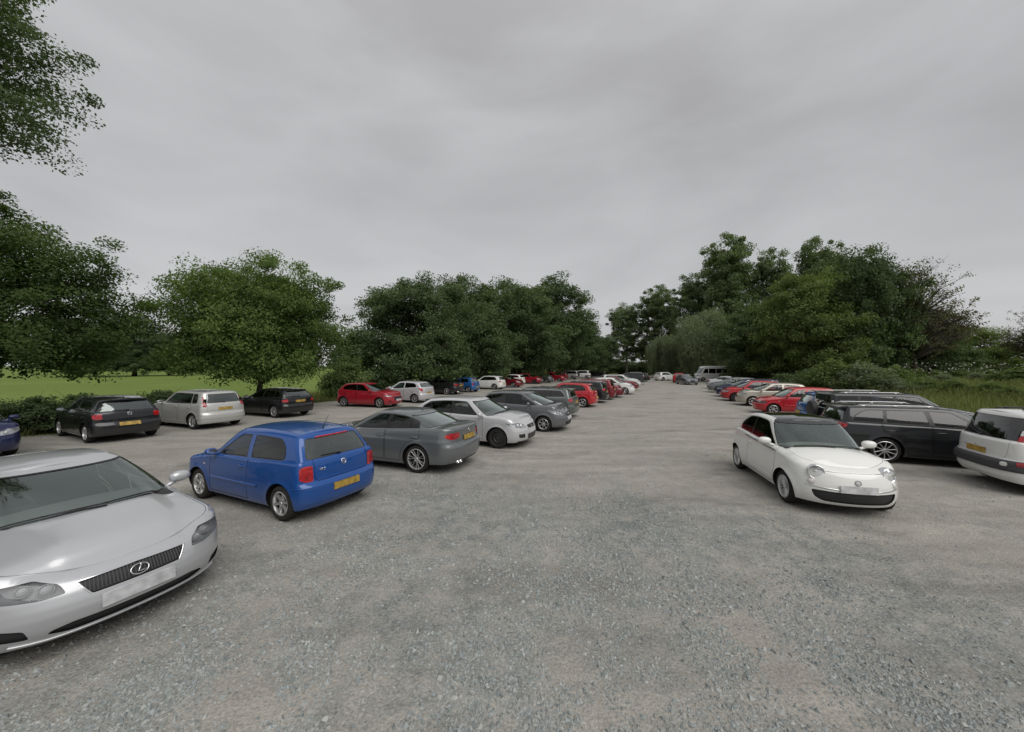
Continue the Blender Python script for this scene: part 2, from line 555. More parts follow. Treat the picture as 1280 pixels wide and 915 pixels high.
        for k, ft in enumerate(feats):
            if ft.get('gap'): cls[(cls >= 0) & inside(c, ft['outerp'])] = 1000
            cls[(cls >= 0) & inside(c, ft['poly'])] = k + 1
        fun, nf = s.P, s.PN
        s.emit('body', v, f[cls == 0], fun, nf, None, paint=True)
        s.emit('panel_gap', v, f[cls == 1000], fun, nf, M_SEAM, off=-.006, far=False)
        for k, ft in enumerate(feats):
            nm = ft['name']
            if nm == '_cut': continue
            F = f[cls == k + 1]
            ids = s.emit(nm, v, F, fun, nf, ft.get('mat'), ft.get('off', 0.0), ft.get('pair', False), ft.get('paint', False), label=ft.get('label'))
            ft['ids'] = ids
            if ft.get('deep'):
                s.recess(ft, ids)
            if nm == 'door' and ft.get('hand', True):
                s.handle(ft, ids)
        s.feats = feats
        # arch liners
        for ax, axx in ((s.s_axf, s.wb / 2), (s.s_axr, -s.wb / 2)):
            a = np.linspace(-.35, np.pi + .35, 30)
            Sx, Zx = ax + s.Ra * np.cos(a), s.tr + s.Ra * np.sin(a)
            o_ = s.P(Sx, Zx, -.004)
            for sd in (1, -1):
                mb = MB()
                i_ = o_.copy(); i_[:, 1] = s.W - .42
                V = np.concatenate([o_, i_]); V[:, 1] *= sd
                n = len(a)
                fs = [(k, k + 1, n + k + 1, n + k) for k in range(n - 1)] + [tuple(range(n, 2 * n))]
                mb.add(V, fs)
                s.part('wheel_arch_liner', mb.data('wheel_arch_liner', M_DARK), None, far=True)
        # floor pan
        st = np.linspace(0, s.S, 90)
        L_ = s.P(st, zb_s(st) + .012, -.012); V = np.concatenate([L_, L_ * [1, -1, 1]])
        n = len(st)
        s.part('floor_pan', MB().add(V, [(k, k + 1, n + k + 1, n + k) for k in range(n - 1)]).data('floor_pan', M_DARK, False))
    def door_poly(s, d):
        """d: (x_front, x_rear, z_bottom) in side view, cut round the rear arch"""
        x0, x1, zb = d[:3]
        pts = [('s', x0, zb), ('s', x0 + (d[3] if len(d) > 3 else 0), 1.6)]
        axr = -s.wb / 2; out = []
        for z in np.linspace(1.6, zb, 26):
            x = x1
            q = (s.Ra + .075) ** 2 - (z - s.tr) ** 2
            if q > 0 and x1 < axr + s.Ra + .08: x = max(x1, axr + math.sqrt(q))
            out.append(('s', x, z))
        axf = s.wb / 2; out2 = []
        for z in np.linspace(zb, 1.6, 26):
            x = x0
            q = (s.Ra + .07) ** 2 - (z - s.tr) ** 2
            if q > 0 and x0 > axf - s.Ra - .08: x = min(x0, axf - math.sqrt(q))
            out2.append(('s', x, z))
        return s.cv(out2 + out)
    def recess(s, ft, ids):
        """walls and a back for a hollow feature (lamp bowl, grille opening)"""
        d = ft['deep']; poly = ft['poly']
        inner = offset_poly(poly, -ft.get('shrink', .006))
        if len(inner) != len(poly): inner = poly
        if area2(poly) < 0: poly = poly[::-1]
        mid = np.all(poly[:, 0] < s.S * .75) and poly[:, 0].min() < 0 or poly[:, 0].max() > s.S
        sides = (1, -1) if ft.get('pair') else (1,)
        keep = np.ones(len(poly), bool)
        a = s.P(poly[:, 0], poly[:, 1], -.001); b = s.P(inner[:, 0], inner[:, 1], -d)
        n = len(poly)
        joined = None if ft.get('pair') else MB()
        for k, sd in enumerate(sides if ft.get('pair') else (1, -1)):
            ok = (poly[:, 0] >= -.001) & (poly[:, 0] <= s.S + .001)
            V = np.concatenate([a, b]); V[:, 1] *= sd
            fs = [(i, (i + 1) % n, n + (i + 1) % n, n + i) for i in range(n) if ok[i] and ok[(i + 1) % n]]
            mb = MB().add(V, fs)
            # back
            g = []
            bx0, bx1 = inner[:, 0].min(), inner[:, 0].max(); bz0, bz1 = inner[:, 1].min(), inner[:, 1].max()
            A, B = np.meshgrid(np.arange(bx0, bx1, .04), np.arange(bz0, bz1, .03))
            g = np.stack([A.ravel(), B.ravel()], 1); g = g[inside(g, inner)]
            v, f = cdt(inner, [], g)
            c = v[f].mean(1); f = f[inside(c, inner) & (c[:, 0] > -.0005) & (c[:, 0] < s.S + .0005)]
            V = s.P(v[:, 0], v[:, 1], -d); V[:, 1] *= sd
            mb.add(V, f)
            par = ids[k] if ft.get('pair') else (ids[0] if ids else None)
            if joined is not None:
                joined.add(mb.v, mb.f)
                if sd > 0: continue
                mb = joined
            s.part(ft.get('back_name', 'reflector'), weld(mb.data('back', ft.get('back', M_REFL_D))), par)
        for (kind, a_, z_, r_, dep, mt) in ft.get('bulbs', []):
            q = s.cv([(kind, a_, z_)])[0]
            c = s.P(q[0], q[1], -dep); nrm = s.PN(np.array([q[0]]), np.array([q[1]]))[0]
            nrm = (Vector(nrm) + Vector((1.4 if nrm[0] > 0 else -1.4, 0, 0))).normalized()
            for k, sd in enumerate((1, -1)):
                mb = MB()
                mb.lathe([(0.002, r_ * .55), (r_ * .5, r_ * .48), (r_ * .8, r_ * .28), (r_ * .92, .0)], 20, 'z')
                mb.lathe([(r_ * .93, .0), (r_ * .97, .012), (r_ * 1.08, .012), (r_ * 1.12, -.03)], 20, 'z')
                nn = nrm.copy(); cc = Vector(c)
                if sd < 0: nn.y *= -1; cc.y *= -1
                mb.xf(Matrix.Translation(cc) @ nn.to_track_quat('Z', 'Y').to_matrix().to_4x4())
                s.part('lamp_lens', mb.data('lamp_lens', mt), ids[k] if len(ids) > k else None)
    def handle(s, ft, ids):
        poly = ft['poly']
        x = poly[:, 0].max() - (poly[:, 0].max() - poly[:, 0].min()) * .03
        # near the rear edge of the door, below the belt
        zt = float(s.zt(np.interp(poly[:, 0].mean(), s.os, s.ox)))
        zz = s.p.get('handle_z', zt - .13)
        row = poly[np.abs(poly[:, 1] - zz) < .06]
        sx = (row[:, 0].max() if len(row) else x) - .12
        for k, sd in enumerate((1, -1)):
            mb = MB()
            pts = [s.P(sx + q, zz, o) for q, o in ((-.095, -.01), (-.088, .018), (-.05, .030), (0, .034), (.05, .030), (.088, .018), (.095, -.01))]
            mb.tube([(q[0], q[1] * sd, q[2]) for q in pts], [.010, .013, .014, .014, .014, .013, .010], 6)
            s.part('handle', mb.data('handle', s.p.get('handle_mat')), ids[k], s.p.get('handle_mat') is None, None, False)
    def ribbon(s, pts, w, off=.006, mat=None, name='trim', pair=True, paint=False, parent=None, base=-.004, far=True, closed=False, fun=None):
        """raised strip along a polyline on the skirt"""
        fun = fun or s.P
        q = np.array(pts, float)
        if not pair:
            if abs(q[0][0]) < 1e-3: q = np.concatenate([(q * [-1, 1])[:0:-1], q])
            elif abs(q[-1][0] - s.S) < 1e-3: q = np.concatenate([q, np.stack([2 * s.S - q[:, 0], q[:, 1]], 1)[-2::-1]])
        dd = [q[0]]
        for a, b in zip(q[:-1], q[1:]):
            k = max(1, int(np.linalg.norm(b - a) / .04))
            for j in range(1, k + 1): dd.append(a + (b - a) * j / k)
        q = np.array(dd)
        t = np.gradient(q, axis=0); t /= np.linalg.norm(t, axis=1)[:, None] + 1e-9
        n = np.stack([-t[:, 1], t[:, 0]], 1) * w / 2
        rows = [fun((q + n * k)[:, 0], (q + n * k)[:, 1], o) for k, o in ((1, base), (.9, off * .8), (.4, off), (-.4, off), (-.9, off * .8), (-1, base))]
        m = len(q)
        out = []
        meshes = []
        for sd in (1, -1):
            V = np.concatenate(rows); V = V * [1, sd, 1]
            fs = [(r * m + i, r * m + i + 1, (r + 1) * m + i + 1, (r + 1) * m + i) for r in range(5) for i in range(m - 1)]
            meshes.append((V, fs))
        if pair:
            for k, (V, fs) in enumerate(meshes):
                out.append(s.part(name, MB().add(V, fs).data(name, mat), parent[k] if isinstance(parent, list) else parent, paint, None, far))
        else:
            out.append(s.part(name, MB().add(*meshes[0]).data(name, mat), parent, paint, None, far))
        return out
    # ---------------------------------------------------------- bonnet and boot lids
    def lidz(s, x, y, T):
        """height of the lid over a strip whose edge point is T"""
        w = np.maximum(T[1], 1e-4); q = np.clip(np.abs(y) / w, 0, 1)
        c = s.crown(T[0]) * np.clip(w / s.W * 1.15, 0, 1)
        z = T[2] + c * (1 - q ** 2.2)
        hb = s.p.get('hood_bulge')
        if hb is not None: z = z + hb(T[0], np.abs(y), w)
        return z
    def lid_at(s, x, y):
        """lid height at a plan point (front or rear half)"""
        x = np.atleast_1d(np.asarray(x, float)); y = np.atleast_1d(np.asarray(y, float)); out = []
        for a, b in zip(x, y):
            T = s.T_at_x(a)
            out.append(float(s.lidz(a, b, T)))
        return np.array(out)
    def T_at_x(s, x):
        if not hasattr(s, '_tt'):
            st = np.linspace(0, s.S, 500); s._tt = s.top(st)
        t = s._tt
        return np.array([x, np.interp(-x, -t[:, 0], t[:, 1]), np.interp(-x, -t[:, 0], t[:, 2])])
    def lid(s, s0, s1, name, qs, dirs, ncross=22, gapw=.006):
        st = s0 + (s1 - s0) * (np.linspace(0, 1, 46) ** (1.6 if dirs > 0 else 1))
        if dirs < 0: st = s1 - (s1 - s0) * (np.linspace(0, 1, 36)[::-1] ** 1.6)
        T = s.top(st)
        def strip(nm, qa, qb, mat, paint, dz=0.0, pair=False, n=ncross, i0=0, far=True):
            pieces = []
            for sd in ((1, -1) if pair else (0,)):
                rows = []
                for t, u in zip(T[i0:], st[i0:]):
                    w = max(t[1], 1e-4)
                    a, b = (qa(w), qb(w))
                    ys = np.linspace(a, b, n) * (sd if sd else 1) * w
                    z = s.lidz(t[0], ys, (t[0], w, t[2])) + dz
                    rows.append(np.stack([np.full(n, t[0]), ys, z], 1))
                V = np.concatenate(rows); m = len(rows)
                fs = [(i * n + j, i * n + j + 1, (i + 1) * n + j + 1, (i + 1) * n + j) for i in range(m - 1) for j in range(n - 1)]
                if dirs * (sd or 1) > 0: fs = [f[::-1] for f in fs]
                fs = [f[::-1] for f in fs] if dirs > 0 and not sd else fs
                pieces.append(MB().add(V, fs))
            for mb in pieces:
                me = mb.data(nm, mat)
                s.part(nm, me, None, paint, None, far)
        strip(name, lambda w: -(qs - gapw / w if w > .1 else qs), lambda w: (qs - gapw / w if w > .1 else qs), None, True)
        strip('wing', lambda w: qs, lambda w: 1.0, None, True, pair=True, n=6)
        strip('panel_gap', lambda w: qs - .02, lambda w: min(1, qs + .02), M_SEAM, False, dz=-.008, pair=True, n=3, far=False)
    def lids(s):
        p = s.p
        s.lid(0.0, s.sS(p['lid_f']), 'bonnet', p.get('q_bonnet', .90), 1)
        if p.get('lid_r') is not None:
            s.lid(s.sS(p['lid_r']), s.S, 'boot_lid', .90, -1)
    # ---------------------------------------------------------- greenhouse
    def gloops(s, a):
        """base B, roof corner C, roof edge Rr at loop parameter a (0 screen centre .. 3 rear centre)"""
        p = s.p; g = p['g']
        a = np.asarray(a, float)
        mir = np.where((a < 0) | (a > 3), -1.0, 1.0)
        q = np.where(a < 0, -a, np.where(a > 3, 6 - a, a))
        def loop(xf, Lf, nf, xr, Lr, nr, yfun):
            t1 = np.clip(q, 0, 1) * np.pi / 2; t3 = np.clip(3 - q, 0, 1) * np.pi / 2
            xa, xc = xf - Lf, xr + Lr
            x = np.where(q <= 1, xa + Lf * np.cos(t1) ** (2 / nf), np.where(q >= 2, xc - Lr * np.cos(t3) ** (2 / nr), xa + (xc - xa) * np.clip(q - 1, 0, 1)))
            f = np.where(q <= 1, np.sin(t1) ** (2 / nf), np.where(q >= 2, np.sin(t3) ** (2 / nr), 1))
            return x, f * yfun(x)
        if not hasattr(s, '_tt'): s.T_at_x(0)
        t = s._tt
        ytop = lambda x: np.interp(-x, -t[:, 0], t[:, 1])
        yb = lambda x: np.minimum(ytop(np.clip(x, g['xC'] if not p.get('saloon') else -9, 9)), s.W) - .006
        bx, by = loop(g['wf'], g['wL'], g['wn'], g['rb'], g['rL'], g['rn'], yb)
        zedge = np.interp(-bx, -t[:, 0], t[:, 2])
        if not p.get('saloon'):
            # behind the C corner the base simply follows the body's top edge
            sC = s.sS(g['xC'])
            k = np.clip(q - 2, 0, 1)
            TT = s.top(np.clip(sC + (s.S - sC) * k, 0, s.S))
            xA = g['wf'] - g['wL']
            kk = np.clip(q - 1, 0, 1); xs = xA + (g['xC'] - xA) * kk
            bx = np.where(q >= 2, TT[..., 0] + .004 * (q > 2.5), np.where(q > 1, xs, bx))
            by = np.where(q >= 2, np.maximum(TT[..., 1] - .005, 0), np.where(q > 1, yb(xs), by))
            zedge = np.where(q >= 2, TT[..., 2], np.interp(-bx, -t[:, 0], t[:, 2]))
        bz = zedge.copy()
        w = np.maximum(ytop(bx), 1e-3)
        lid = s.lidz(bx, by, (bx, w, np.interp(-bx, -t[:, 0], t[:, 2])))
        usel = (q < 1) | ((q > 2) & bool(p.get('saloon')))
        bz = np.where(usel, lid, bz) - .010
        # roof
        yr = lambda x: g['Wr'] * (1 - g.get('kr', .05) * ((x - g.get('xm', -.5)) / 1.2) ** 2)
        cx, cy = loop(g['tf'], g['tL'], g['tn'], g['tr'], g['trL'], g['trn'], yr)
        cz = s.zroof(cx)
        d_in = g.get('ein', .07)
        wy = np.clip(cy / g['Wr'], 0, 1)
        # inward direction
        rx = np.where(q <= 1, cx - d_in * .7 * (1 - np.clip(q, 0, 1) * .6), np.where(q >= 2, cx + d_in * .5 * (1 - np.clip(3 - q, 0, 1) * .6), cx))
        ry = cy * (1 - d_in / g['Wr'] * .9)
        rz = s.zroof(rx) + g.get('eup', .018)
        st = lambda x, y, z: np.stack([x, mir * y, z], -1)
        return st(bx, by, bz), st(cx, cy, cz), st(rx, ry, rz), q
    def G(s, a, t, off=0.0):
        B, C, Rr, q = s.gloops(a)
        t = np.asarray(t, float)
        rho = .10; tc = .86
        u = np.clip(t / tc, None, 1)[..., None]
        Q0 = C + (B - C) * rho
        lin_ = B + (Q0 - B) * u
        v = np.clip((t - tc) / (1 - tc), 0, 1)[..., None]
        bez = (1 - v) ** 2 * Q0 + 2 * v * (1 - v) * C + v * v * Rr
        Pp = np.where((t > tc)[..., None], bez, lin_)
        # bulge: outward in plan
        bl = s.p['g'].get('bulge', .022)
        bs = s.p['g'].get('bulge_s', bl)
        amt = np.where((q > 1) & (q < 2), bl, bs) * np.sin(np.pi * np.clip(t, 0, 1)) - 0
        nx = np.where(q < 1, np.cos(np.clip(q, 0, 1) * np.pi / 2), np.where(q > 2, -np.cos(np.clip(3 - q, 0, 1) * np.pi / 2), 0))
        ny = np.sqrt(np.clip(1 - nx * nx, 0, 1)) * np.where((np.asarray(a) < 0) | (np.asarray(a) > 3), -1, 1)
        Pp = Pp + np.stack([nx * amt, ny * amt, 0 * amt], -1)
        if np.any(off != 0):
            Pp = Pp + s.GN(a, t) * (np.asarray(off)[..., None] if np.ndim(off) else off)
        return Pp
    def GN(s, a, t):
        a = np.asarray(a, float); t = np.asarray(t, float)
        e, h = .004, .008
        du = s.G(a + e, t) - s.G(a - e, t)
        tp, tm = np.minimum(t + h, 1), np.maximum(t - h, 0)
        dv = s.G(a, tp) - s.G(a, tm)
        n = np.cross(du, dv)
        l = np.linalg.norm(n, axis=-1, keepdims=True); l[l < 1e-12] = 1
        n = n / l
        return n
    def g_inv(s, xz):
        """side-view (x, z) rows -> (a, t)"""
        if not hasattr(s, '_gi'):
            aa, tt = np.meshgrid(np.linspace(.25, 2.75, 130), np.linspace(0, .97, 36))
            s._gi = (aa.ravel(), tt.ravel(), s.G(aa.ravel(), tt.ravel()))
        aa, tt, q = s._gi
        xz = np.asarray(xz, float)
        k = np.argmin((q[None, :, 0] - xz[:, 0:1]) ** 2 + (q[None, :, 2] - xz[:, 1:2]) ** 2, axis=1)
        a, t = aa[k].copy(), tt[k].copy()
        for _ in range(6):
            c = s.G(a, t)
            da = (s.G(a + .003, t) - c) / .003
            dt = (s.G(a, t + .003) - c) / .003
            r0, r1 = xz[:, 0] - c[:, 0], xz[:, 1] - c[:, 2]
            det = da[:, 0] * dt[:, 2] - dt[:, 0] * da[:, 2]
            det = np.where(np.abs(det) < 1e-6, 1e-6, det)
            sa = (r0 * dt[:, 2] - dt[:, 0] * r1) / det; st = (da[:, 0] * r1 - da[:, 2] * r0) / det
            a = np.clip(a + np.clip(sa, -.08, .08), .2, 2.9); t = np.clip(t + np.clip(st, -.08, .08), 0, .97)
        return np.stack([a, t], 1)
    def greenhouse(s):
        p = s.p; g = p['g']
        s.zroof = ptable(p['zroof'], .12)
        # metric domain
        aa = np.linspace(0, 3, 600)
        m = (s.G(aa, np.full(600, .45)))
        s.gU = np.concatenate([[0], np.cumsum(np.linalg.norm(np.diff(m, axis=0), axis=1))]); s.gA = aa
        H = s.gH = float(np.linalg.norm(s.G(np.array([1.5]), np.array([1.0]))[0] - s.G(np.array([1.5]), np.array([0.0]))[0]))
        Um = s.gU[-1]
        toU = lambda a: np.where(np.asarray(a) < 0, np.asarray(a) * (s.gU[60] / s.gA[60]), np.where(np.asarray(a) > 3, Um + (np.asarray(a) - 3) * (s.gU[60] / s.gA[60]), np.interp(a, s.gA, s.gU)))
        def toA(U):
            U = np.asarray(U, float)
            return np.where(U < 0, U / (s.gU[60] / s.gA[60]), np.where(U > Um, 3 + (U - Um) / (s.gU[60] / s.gA[60]), np.interp(U, s.gU, s.gA)))
        s.toU, s.toA = toU, toA
        fun = lambda U, V, off=0.0: s.G(toA(U), np.clip(V / H, 0, 1), off)
        nf = lambda U, V: s.GN(toA(U), np.clip(V / H, 0, 1))
        s.gfun = fun
        UV = lambda a, t: (float(toU(a)), float(t) * H)
        feats = []
        # windscreen
        ws = g.get('screen', (.80, .84, .03, .87))
        pts = [UV(-.25, ws[2]), UV(ws[0], ws[2]), UV((ws[0] + ws[1]) / 2 + .012, (ws[2] + ws[3]) / 2), UV(ws[1], ws[3]), UV(-.25, ws[3])]
        feats.append(dict(name='windscreen', poly=densify(round_poly(pts, [0, .05, .5, .05, 0])), mat=G_SCREEN, ring=.012))
        rw = g.get('rear', (2.28, 2.32, .08, .84))
        if rw:
            pts = [UV(3.25, rw[2]), UV(rw[0], rw[2] + (rw[4] if len(rw) > 4 else 0)), UV(rw[1], rw[3]), UV(3.25, rw[3])]
            feats.append(dict(name='rear_window', poly=densify(round_poly(pts, [0, .06, .07, 0])), mat=g.get('rear_mat', G_REAR), ring=.010))
        # side glass
        dlo = g['dlo'](s)
        xy = densify(round_poly(dlo, g.get('dlo_r', .05), 6), .04)
        def UVs(q):
            at = s.g_inv(q); return np.stack([toU(at[:, 0]), at[:, 1] * H], 1)
        dpoly = UVs(xy)
        feats.append(dict(name='window_trim', poly=dpoly, mat=M_TRIM, ring=g.get('ring', .014), pair=True, trim=True, ringmat=g.get('ring_mat')))
        cuts = []
        for (xb, xt, w, kind) in g.get('pillars', []):
            cuts.append((xb, xt, w, kind))
        z0, z1 = xy[:, 1].min() - .05, xy[:, 1].max() + .05
        edges = [(9, 9)] + [(c[0], c[1]) for c in cuts] + [(-9, -9)]
        wins = []
        for k in range(len(cuts) + 1):
            lo_b = cuts[k][0] + cuts[k][2] / 2 if k < len(cuts) else -9; lo_t = cuts[k][1] + cuts[k][2] / 2 if k < len(cuts) else -9
            hi_b = cuts[k - 1][0] - cuts[k - 1][2] / 2 if k > 0 else 9; hi_t = cuts[k - 1][1] - cuts[k - 1][2] / 2 if k > 0 else 9
            mat = g.get('side_mats', [G_SIDE] * 6)[k]
            wins.append((lo_b, lo_t, hi_b, hi_t, mat))
        def clip_half(poly, xb, xt, sign):
            # keep the side where sign * (x - line(z)) > 0
            out = []
            f_ = lambda q: sign * (q[0] - (xb + (xt - xb) * (q[1] - z0) / (z1 - z0)))
            for i in range(len(poly)):
                a, b = poly[i - 1], poly[i]; fa, fb = f_(a), f_(b)
                if (fa > 0) != (fb > 0):
                    t = fa / (fa - fb); out.append(a + (b - a) * t)
                if fb > 0: out.append(b)
            return np.array(out)
        body_pillars = []
        for (lo_b, lo_t, hi_b, hi_t, mat) in wins:
            q = offset_poly(xy, -g.get('inner', .010))
            if lo_b > -5: q = clip_half(q, lo_b, lo_t, 1)
            if len(q) and hi_b < 5: q = clip_half(q, hi_b, hi_t, -1)
            if len(q) < 3: continue
            q = densify(round_poly(q, .0), .04)
            poly = UVs(q)
            feats.append(dict(name='window', poly=poly, mat=mat, pair=True))
        for (xb, xt, w, kind) in cuts:
            if kind == 'body':
                q = offset_poly(xy, .03)
                q = clip_half(q, xb - w / 2 + .012, xt - w / 2 + .012, 1)
                if len(q): q = clip_half(q, xb + w / 2 - .012, xt + w / 2 - .012, -1)
                if len(q) > 2:
                    poly = UVs(densify(q, .04))
                    feats.append(dict(name='_body', poly=poly))
        for f in p.get('gfeats', []):
            f = dict(f); f['poly'] = densify(round_poly([UV(a, t) for a, t in f['pts']], f.get('r', .02))); feats.append(f)
        # base outer
        us = np.linspace(0, Um, 160)
        outer = np.concatenate([np.stack([us, 0 * us], 1), np.stack([us, 0 * us + H], 1)[::-1]])
        polys = []
        for f in feats:
            if f.get('ring'):
                f['ringp'] = offset_poly(f['poly'], f['ring']); polys.append(f['ringp'])
            polys.append(f['poly'])
        A, B = np.meshgrid(np.linspace(0, Um, int(Um / .06)), np.concatenate([np.linspace(.03, .84, 12), [.86, .90, .94, .97]]) * H)
        gr = np.stack([A.ravel(), B.ravel()], 1)
        v, f = cdt(outer, polys, gr)
        c = v[f].mean(1)
        cls = np.where(inside(c, outer), 0, -1)
        for k, ft in enumerate(feats):
            if 'ringp' in ft: cls[(cls >= 0) & inside(c, ft['ringp'])] = 500 + k
            cls[(cls >= 0) & inside(c, ft['poly'])] = 0 if ft['name'] == '_body' else k + 1
        s.emit('cabin', v, f[cls == 0], fun, nf, None, paint=True)
        s.gparts = {}
        for k, ft in enumerate(feats):
            if ft['name'] == '_body': continue
            if ft.get('ring'):
                s.emit('window_seal', v, f[cls == 500 + k], fun, nf, ft.get('ringmat') or M_TRIM, .002, ft.get('pair', False))
            ids = s.emit(ft['name'], v, f[cls == k + 1], fun, nf, ft.get('mat'), ft.get('off', -.003 if not ft.get('trim') else -.001), ft.get('pair', False), ft.get('paint', False))
            s.gparts.setdefault(ft['name'], []).extend(ids)
        # roof
        al = np.linspace(0, 3, 120)
        _, _, Rr, _ = s.gloops(al)
        n = 20; rows = []
        cr_ = g.get('rcrown', .035)
        for t in Rr:
            w = max(t[1], 1e-4); ys = np.linspace(-1, 1, n) * w
            rows.append(np.stack([np.full(n, t[0]), ys, t[2] + cr_ * min(1, w / g['Wr'] * 1.1) * (1 - (ys / w) ** 2)], 1))
        V = np.concatenate(rows)
        fs = [(i * n + j, (i + 1) * n + j, (i + 1) * n + j + 1, i * n + j + 1) for i in range(len(rows) - 1) for j in range(n - 1)]
        me = MB().add(V, fs).data('roof', p.get('roof_mat'))
        s.part('roof', me, None, p.get('roof_mat') is None)
    # ---------------------------------------------------------- wheels, mirrors, interior ...
    def wheel_meshes(s):
        p = s.p; R_ = s.tr; wd = p.get('tw', .20); rr = p.get('rim', .20)
        t = MB()
        prof = [(rr - .005, -wd / 2 + .012), (rr + .012, -wd / 2 + .004), (rr + (R_ - rr) * .5, -wd / 2 - .006), (R_ - .028, -wd / 2 + .004), (R_ - .008, -wd / 2 + .020), (R_, -wd / 2 + .045)]
        prof = prof + [(a, -b) for a, b in prof[::-1]]
        t.lathe(prof, 44, 'y')
        tyre = t.data('tyre', p.get('tyre_mat', M_TYRE), True)
        style = p.get('wheel', dict(n=5))
        o = wd / 2                       # outer face is +y
        mat = style.get('mat', M_ALLOY)
        r = MB()
        r.lathe([(rr + .004, o - .004), (rr - .006, o + .002), (rr - .016, o - .004), (rr - .024, o - .03), (rr - .03, -o * .2), (rr - .03, -o)], 44, 'y')
        n, dbl = style.get('n', 5), style.get('dbl', 0)
        hub = style.get('hub', .062); w0, w1 = style.get('w0', .05), style.get('w1', .04)
        if style.get('steel'):
            r.lathe([(.001, o - .035), (.05, o - .035), (.062, o - .05), (.09, o - .055), (.12, o - .03), (rr * .80, o - .045), (rr - .02, o - .06)], 40, 'y')
        else:
            r.lathe([(.001, o - .012), (hub * .45, o - .012), (hub * .55, o - .02), (hub, o - .026), (hub + .006, o - .06)], 24, 'y')
            for k in range(n):
                for d in ((-dbl, dbl) if dbl else (0,)):
                    an = 2 * math.pi * (k + .25) / n
                    ra, rb = hub * .8, rr - .016
                    prof2 = [(ra, w0, o - .024, o - .06), ((ra + rb) / 2, (w0 + w1) / 2 * style.get('waist', .85), o - .020, o - .055), (rb, w1, o - .010, o - .05)]
                    V = []
                    for (q, w_, y1, y0) in prof2:
                        sh_ = d * (q - ra) / (rb - ra) + d * style.get('dbl0', .35)
                        for (ww, yy) in ((-.5, y0), (-.36, y1 - .003), (-.2, y1), (.2, y1), (.36, y1 - .003), (.5, y0)):
                            lx, lz = q, ww * w_ + sh_
                            V.append((lx * math.cos(an) - lz * math.sin(an), yy, lx * math.sin(an) + lz * math.cos(an)))
                    fs = [(i * 6 + j, i * 6 + j + 1, (i + 1) * 6 + j + 1, (i + 1) * 6 + j) for i in range(2) for j in range(5)]
                    r.add(V, fs)
        rim = r.data('rim', mat, True); rim.set_sharp_from_angle(angle=R(40))
        h = MB(); h.lathe([(.001, o - .075), (rr - .05, o - .075), (rr - .05, o - .095), (rr - .028, o - .10), (rr - .028, -o + .01), (.001, -o + .01)], 28, 'y')
        hubm = h.data('wheel', M_DARK)
        return hubm, tyre, rim
    def extras(s):
        p = s.p; g = p['g']; W = s.W
        # mirrors
        mx, mz, mw = p.get('mirror', (.62, .98, 1.0))
        T = s.T_at_x(mx)
        for sd in (1, -1):
            mb = MB()
            yc = W + .065
            vs_, nu, nv = [], 18, 9
            mb.ell((mx + .01, sd * yc, mz), (.070 * mw, .105 * mw, .064 * mw), 18, 10, .85)
            # flatten the rear (glass side)
            mb.v = [(max(v[0], mx - .035), v[1], v[2]) for v in mb.v]
            mb.tube([(mx + .02, sd * (T[1] - .02), T[2] - .01), (mx + .015, sd * (W + .02), mz - .05)], [.030, .024], 8)
            i = s.part('door_mirror', mb.data('door_mirror', p.get('mirror_mat')), None, p.get('mirror_mat') is None)
            gm = MB().lathe([(.001, -.001), (1.0, 0)], 16, 'x')
            gm.v = [(mx - .0365 + v[0], sd * yc + v[1] * .088 * mw, mz + v[2] * .048 * mw) for v in gm.v]
            s.part('mirror_glass', gm.data('mirror_glass', M_MIRROR), i, far=False)
        # interior
        belt = float(s.zt(0)); xA = g['wf'] - g['wL']
        db = MB(); db.box((g['wf'] - .36, 0, belt - .07), (.62, 2 * (W - .13), .16), .05)
        db.box((g['wf'] - .58, -.36, belt + .0), (.20, .42, .12), .045)
        s.part('dashboard', db.data('dashboard', M_DASH, True, 40), far=False)
        sw = MB(); k = 22
        sw.lathe([(.175 + .014 * math.cos(a), .014 * math.sin(a)) for a in np.linspace(0, 2 * math.pi, 7)], 22, 'x')
        sw.box((0, 0, 0), (.03, .34, .05), .01); sw.box((0, 0, -.08), (.03, .05, .18), .01)
        sw.xf(Matrix.Translation((g['wf'] - .76, -.36, belt + .02)) @ Matrix.Rotation(R(-24), 4, 'Y'))
        s.part('steering_wheel', sw.data('steering_wheel', M_DASH, True, 40), far=False)
        def seat(x, y, wd, bh, hr):
            mb = MB()
            mb.box((x + .22, y, .46), (.50, wd, .16), .05)
            V = MB(); V.box((0, 0, bh / 2), (.14, wd * .95, bh), .055, top=(1, .82))
            if hr:
                for hy in hr: V.box((.0, hy, bh + .10), (.09, .25, .17), .04); V.tube([(0, hy - .05, bh - .02), (0, hy - .05, bh + .05)], .008, 5); V.tube([(0, hy + .05, bh - .02), (0, hy + .05, bh + .05)], .008, 5)
            V.xf(Matrix.Translation((x - .02, y, .50)) @ Matrix.Rotation(R(-16), 4, 'Y'))
            mb.add(V.v, V.f); return mb
        xs = p.get('seats', (xA - .85, xA - 1.62))
        for y in (.36, -.36):
            s.part('front_seat', seat(xs[0], y, .48, .56, [0]).data('front_seat', M_SEAT, True, 50), far=False)
        s.part('rear_seat', seat(xs[1], 0, 2 * W - .48, .50, [.36, -.36]).data('rear_seat', M_SEAT, True, 50), far=False)
        rm = MB().box((g['tf'] - .10, 0, s.zroof(g['tf'] - .1) - .10), (.03, .22, .065), .02)
        s.part('interior_mirror', rm.data('interior_mirror', M_BLACK, True, 40), far=False)
        # wipers on the windscreen
        ws = s.gparts.get('windscreen', [None])[0]
        H = s.gH
        wsp = p.get('wipers', ((.02, .60), (-.50, .08)))
